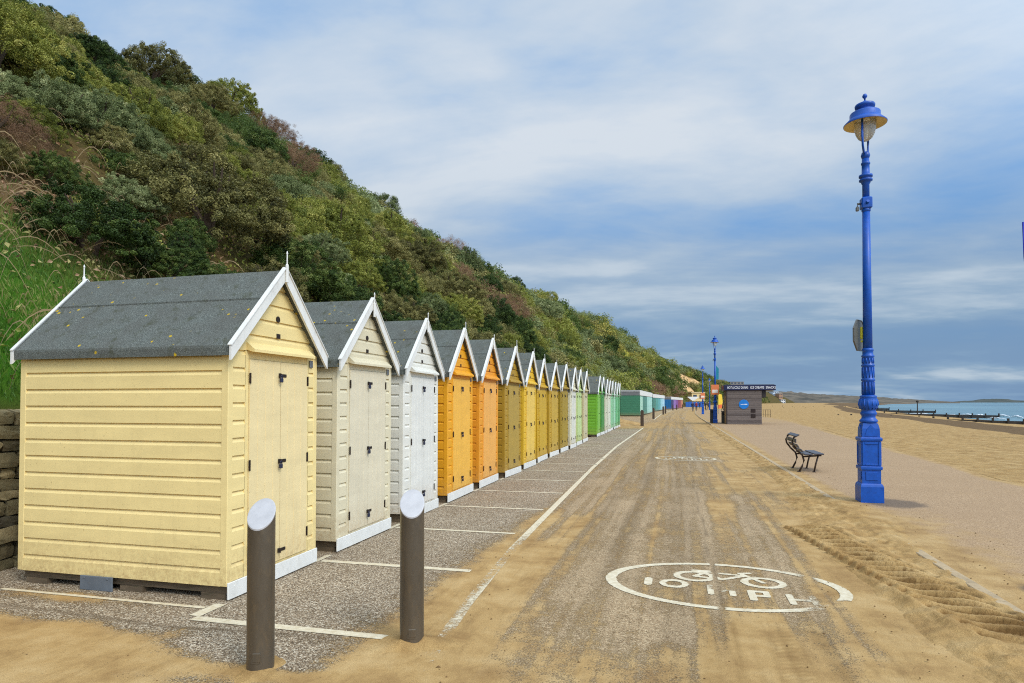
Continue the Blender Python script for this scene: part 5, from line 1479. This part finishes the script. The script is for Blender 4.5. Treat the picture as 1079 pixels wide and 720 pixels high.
hills([(960, 423.6), (985, 423), (1004, 423.4), (1018, 422.4), (1026, 422.2), (1034, 420.8), (1050, 420.2), (1062, 420.8), (1070, 422), (1090, 422.6), (1110, 423.6)], 6200, 700, HF2, 207)

def block(x, y, w_, d_, h, lab, col, z=0, ang=0, floors=3, roofc=(150, 146, 140), flat=True, name='building'):
    o = empty(name, (x, y, z), ang); tag(o, lab, 'building')
    g = MB(); g.box(0, w_, 0, d_, 0, h); wm = simple('render_wall', S(*col), .85, .06, .3); g.build('wall', wm, o)
    g = MB()
    if flat: g.box(-.25, w_ + .25, -.25, d_ + .25, h, h + .35)
    else: g.prism([(-.4, h), (w_ + .4, h), (w_ / 2, h + w_ * .35)], 'y', -.3, d_ + .3)
    g.build('roof', simple('roof_cover', S(*roofc), .85, .1, .3), o)
    gl = simple('window_glass_far', S(60, 70, 84), .2, .1, .5)
    nx = max(2, int(w_ / 3.2)); fh = h / floors
    for f in range(floors):
        for k in range(nx):
            cx = w_ * (k + .5) / nx; g = MB(); g.box(cx - w_ / nx * .28, cx + w_ / nx * .28, -.06, .02, f * fh + fh * .32, f * fh + fh * .78); g.build('window', gl, o)
    return o
x, y = WZ(729.5, 232)
block(x, y, 4.6, 5, VH(414.2, 232) - 2.0, 'cream flat roofed building at the far end of the road', (222, 196, 140), 2.0, PSI, 1, (200, 180, 140))
cn = empty('canopy', (*WZ(724.5, 226), 0), PSI); tag(cn, 'white sloping canopy in front of the cream building', 'canopy')
g = MB(); g.prism([(0, 3.6), (4.4, 3.6), (2.4, 2.2), (1.8, 2.2)], 'y', 0, 3); g.build('roof', simple('canopy_sheet', S(222, 222, 218), .6, .05), cn)
for q in (1.9, 2.3):
    g = MB(); g.box(q - .05, q + .05, .2, .3, 0, 2.2); g.build('support', GREY, cn)
hb = empty('hoarding', (*WZ(723.0, 218), 0), PSI); tag(hb, 'blue hoarding across the far end of the road behind the walkers', 'hoarding')
BH = simple('hoarding_blue', S(36, 90, 168), .6, .12, .6)
for k in range(6):
    g = MB(); g.bbox(k * 1.02, k * 1.02 + 1.0, 0, .06, 0, 1.75 + .1 * (k % 2), .01); g.build('panel', BH, hb)
ty_ = float(shiftx(700))
hx_, hy_ = WZ(770, 690)
block(hx_, hy_, 15, 16, VH(402.6, 690) - 12, 'grey flat topped hotel block on the skyline above the kiosk', (132, 126, 120), 12, PSI, 4, (120, 116, 112))
for (u, zz, wpx, top, lab, col, fl, gab) in ((806, 1250, 4.5, 416.5, 'low grey seafront building beside the kiosk roof', (150, 150, 152), 3, False), (811, 1220, 3.6, 413.6, 'dark grey brick seafront block', (120, 112, 108), 5, False), (815, 1200, 6, 412.8, 'tall pale blue white seafront block beyond the kiosk', (206, 218, 230), 6, False), (821.5, 1180, 3.6, 414.8, 'tan brick seafront building right of the pale block', (176, 138, 108), 4, True), (823.5, 1120, 4.5, 421.2, 'low white beach building at the foot of the far cliff', (214, 214, 212), 2, False)):
    x, y = WZ(u, zz); wm_ = wpx / FOC * zz
    block(x, y, wm_, 18, VH(top, zz) + 1, lab, col, -1.0, PSI, fl, flat=not gab)

# ------------------------------------------------------------------ people walking at the far end
def person(u, v, lab, top_c, leg_c, face, sit=False):
    x, y = W(u, v); 
    P = {'pelvis': (0, 0, .93), 'belly': (0, 0, 1.08), 'chest': (0, 0, 1.32), 'neck': (0, .0, 1.47), 'head0': (0, .01, 1.56), 'head1': (0, .02, 1.68),
         'hl': (.09, 0, .88), 'kl': (.10, .12, .50), 'al': (.10, .10, .09), 'tl': (.10, .24, .04), 'hr': (-.09, 0, .88), 'kr': (-.10, -.02, .49), 'ar': (-.10, -.22, .11), 'tr': (-.10, -.10, .04),
         'sl': (.18, 0, 1.40), 'el': (.23, -.08, 1.14), 'wl': (.22, .06, .92), 'fl': (.21, .10, .84), 'sr': (-.18, 0, 1.40), 'er': (-.23, .05, 1.14), 'wr': (-.22, .16, .94), 'fr': (-.21, .20, .87)}
    R = {'pelvis': .15, 'belly': .14, 'chest': .16, 'neck': .06, 'head0': .085, 'head1': .09, 'hl': .095, 'kl': .065, 'al': .045, 'tl': .04, 'hr': .095, 'kr': .065, 'ar': .045, 'tr': .04, 'sl': .07, 'el': .05, 'wl': .035, 'fl': .03, 'sr': .07, 'er': .05, 'wr': .035, 'fr': .03}
    E_ = [('pelvis', 'belly'), ('belly', 'chest'), ('chest', 'neck'), ('neck', 'head0'), ('head0', 'head1'), ('pelvis', 'hl'), ('hl', 'kl'), ('kl', 'al'), ('al', 'tl'), ('pelvis', 'hr'), ('hr', 'kr'), ('kr', 'ar'), ('ar', 'tr'), ('chest', 'sl'), ('sl', 'el'), ('el', 'wl'), ('wl', 'fl'), ('chest', 'sr'), ('sr', 'er'), ('er', 'wr'), ('wr', 'fr')]
    ks = list(P); me = bpy.data.meshes.new('person'); me.from_pydata([P[k] for k in ks], [(ks.index(a), ks.index(b)) for a, b in E_], [])
    o = bpy.data.objects.new('person', me); C.objects.link(o)
    md = o.modifiers.new('skin', 'SKIN'); md.use_smooth_shade = True
    for k, sv in zip(ks, me.skin_vertices[0].data): sv.radius = (R[k], R[k] * (.75 if k in ('belly', 'chest', 'pelvis') else 1))
    me.skin_vertices[0].data[0].use_root = True
    o.modifiers.new('sub', 'SUBSURF').levels = 1
    m, nt, b = newmat('clothing'); z = nt.nodes.new('ShaderNodeSeparateXYZ'); L(nt, objc(nt), z.inputs[0])
    r = ramp(nt, mth(nt, 'DIVIDE', z.outputs[2], 1.8), [(0, S(30, 28, 28)), (.06, S(*leg_c)), (.52, S(*top_c)), (.82, S(196, 150, 124))]); nt.nodes[-1].color_ramp.interpolation = 'CONSTANT' if hasattr(nt.nodes[-1], 'color_ramp') else 'LINEAR'
    L(nt, r, b.inputs['Base Color']); b.inputs['Roughness'].default_value = .8
    me.materials.append(m)
    g = MB(); g.smooth = True; g.lathe([(.05, -.06), (.098, -.02), (.102, .05), (.06, .10), (.01, .115)], 12, (0, .0, 1.69)); g.build('hair', simple('hair', S(52, 38, 30), .7), o)
    o.location = (x, y, 0); o.rotation_euler = (0, 0, face)
    o.scale = (1, 1, 1.0); tag(o, lab, 'person', 'people walking at the far end of the road')
person(730.4, 433.8, 'walker in a dark jacket and pale trousers, left of the walking group', (34, 36, 52), (70, 66, 72), .2)
person(734.2, 433.2, 'walker in dark red, beside the one in the dark jacket', (120, 30, 40), (40, 36, 44), 3.3)
person(737.6, 430.6, 'walker in dark blue farther back, just left of a blue lamp', (32, 40, 80), (40, 40, 48), .1)
person(744.0, 432.8, 'person in black standing just right of a blue lamp', (30, 28, 30), (34, 32, 36), 1.2)
person(747.0, 432.4, 'person in grey beside the one in black by the lamps', (74, 72, 80), (50, 48, 52), 2.6)
person(761.8, 433.6, 'person in dark clothes beyond the left side of the kiosk', (44, 40, 46), (40, 38, 44), 1.8)
x, y = W(757.2, 436.5)
o = empty('flag_sign', (x, y, 0), PSI); tag(o, 'yellow and orange feather banner beyond the kiosk lamp', 'banner')
g = MB(); g.tube([(0, 0, 0), (0, 0, 2.9)], .025, 6); g.build('pole', GREY, o)
g = MB(); g.prism([(.03, .7), (.5, .8), (.62, 1.8), (.5, 2.7), (.03, 2.85)], 'y', -.012, .012); sl2 = g.build('cloth', simple('yellow_cloth', S(232, 196, 60), .7, .08), o)
g = MB(); g.prism([(.03, .75), (.5, .85), (.55, 1.35), (.03, 1.3)], 'y', -.016, .016); g.build('orange_band', simple('orange_cloth', S(226, 110, 60), .7, .08), sl2)
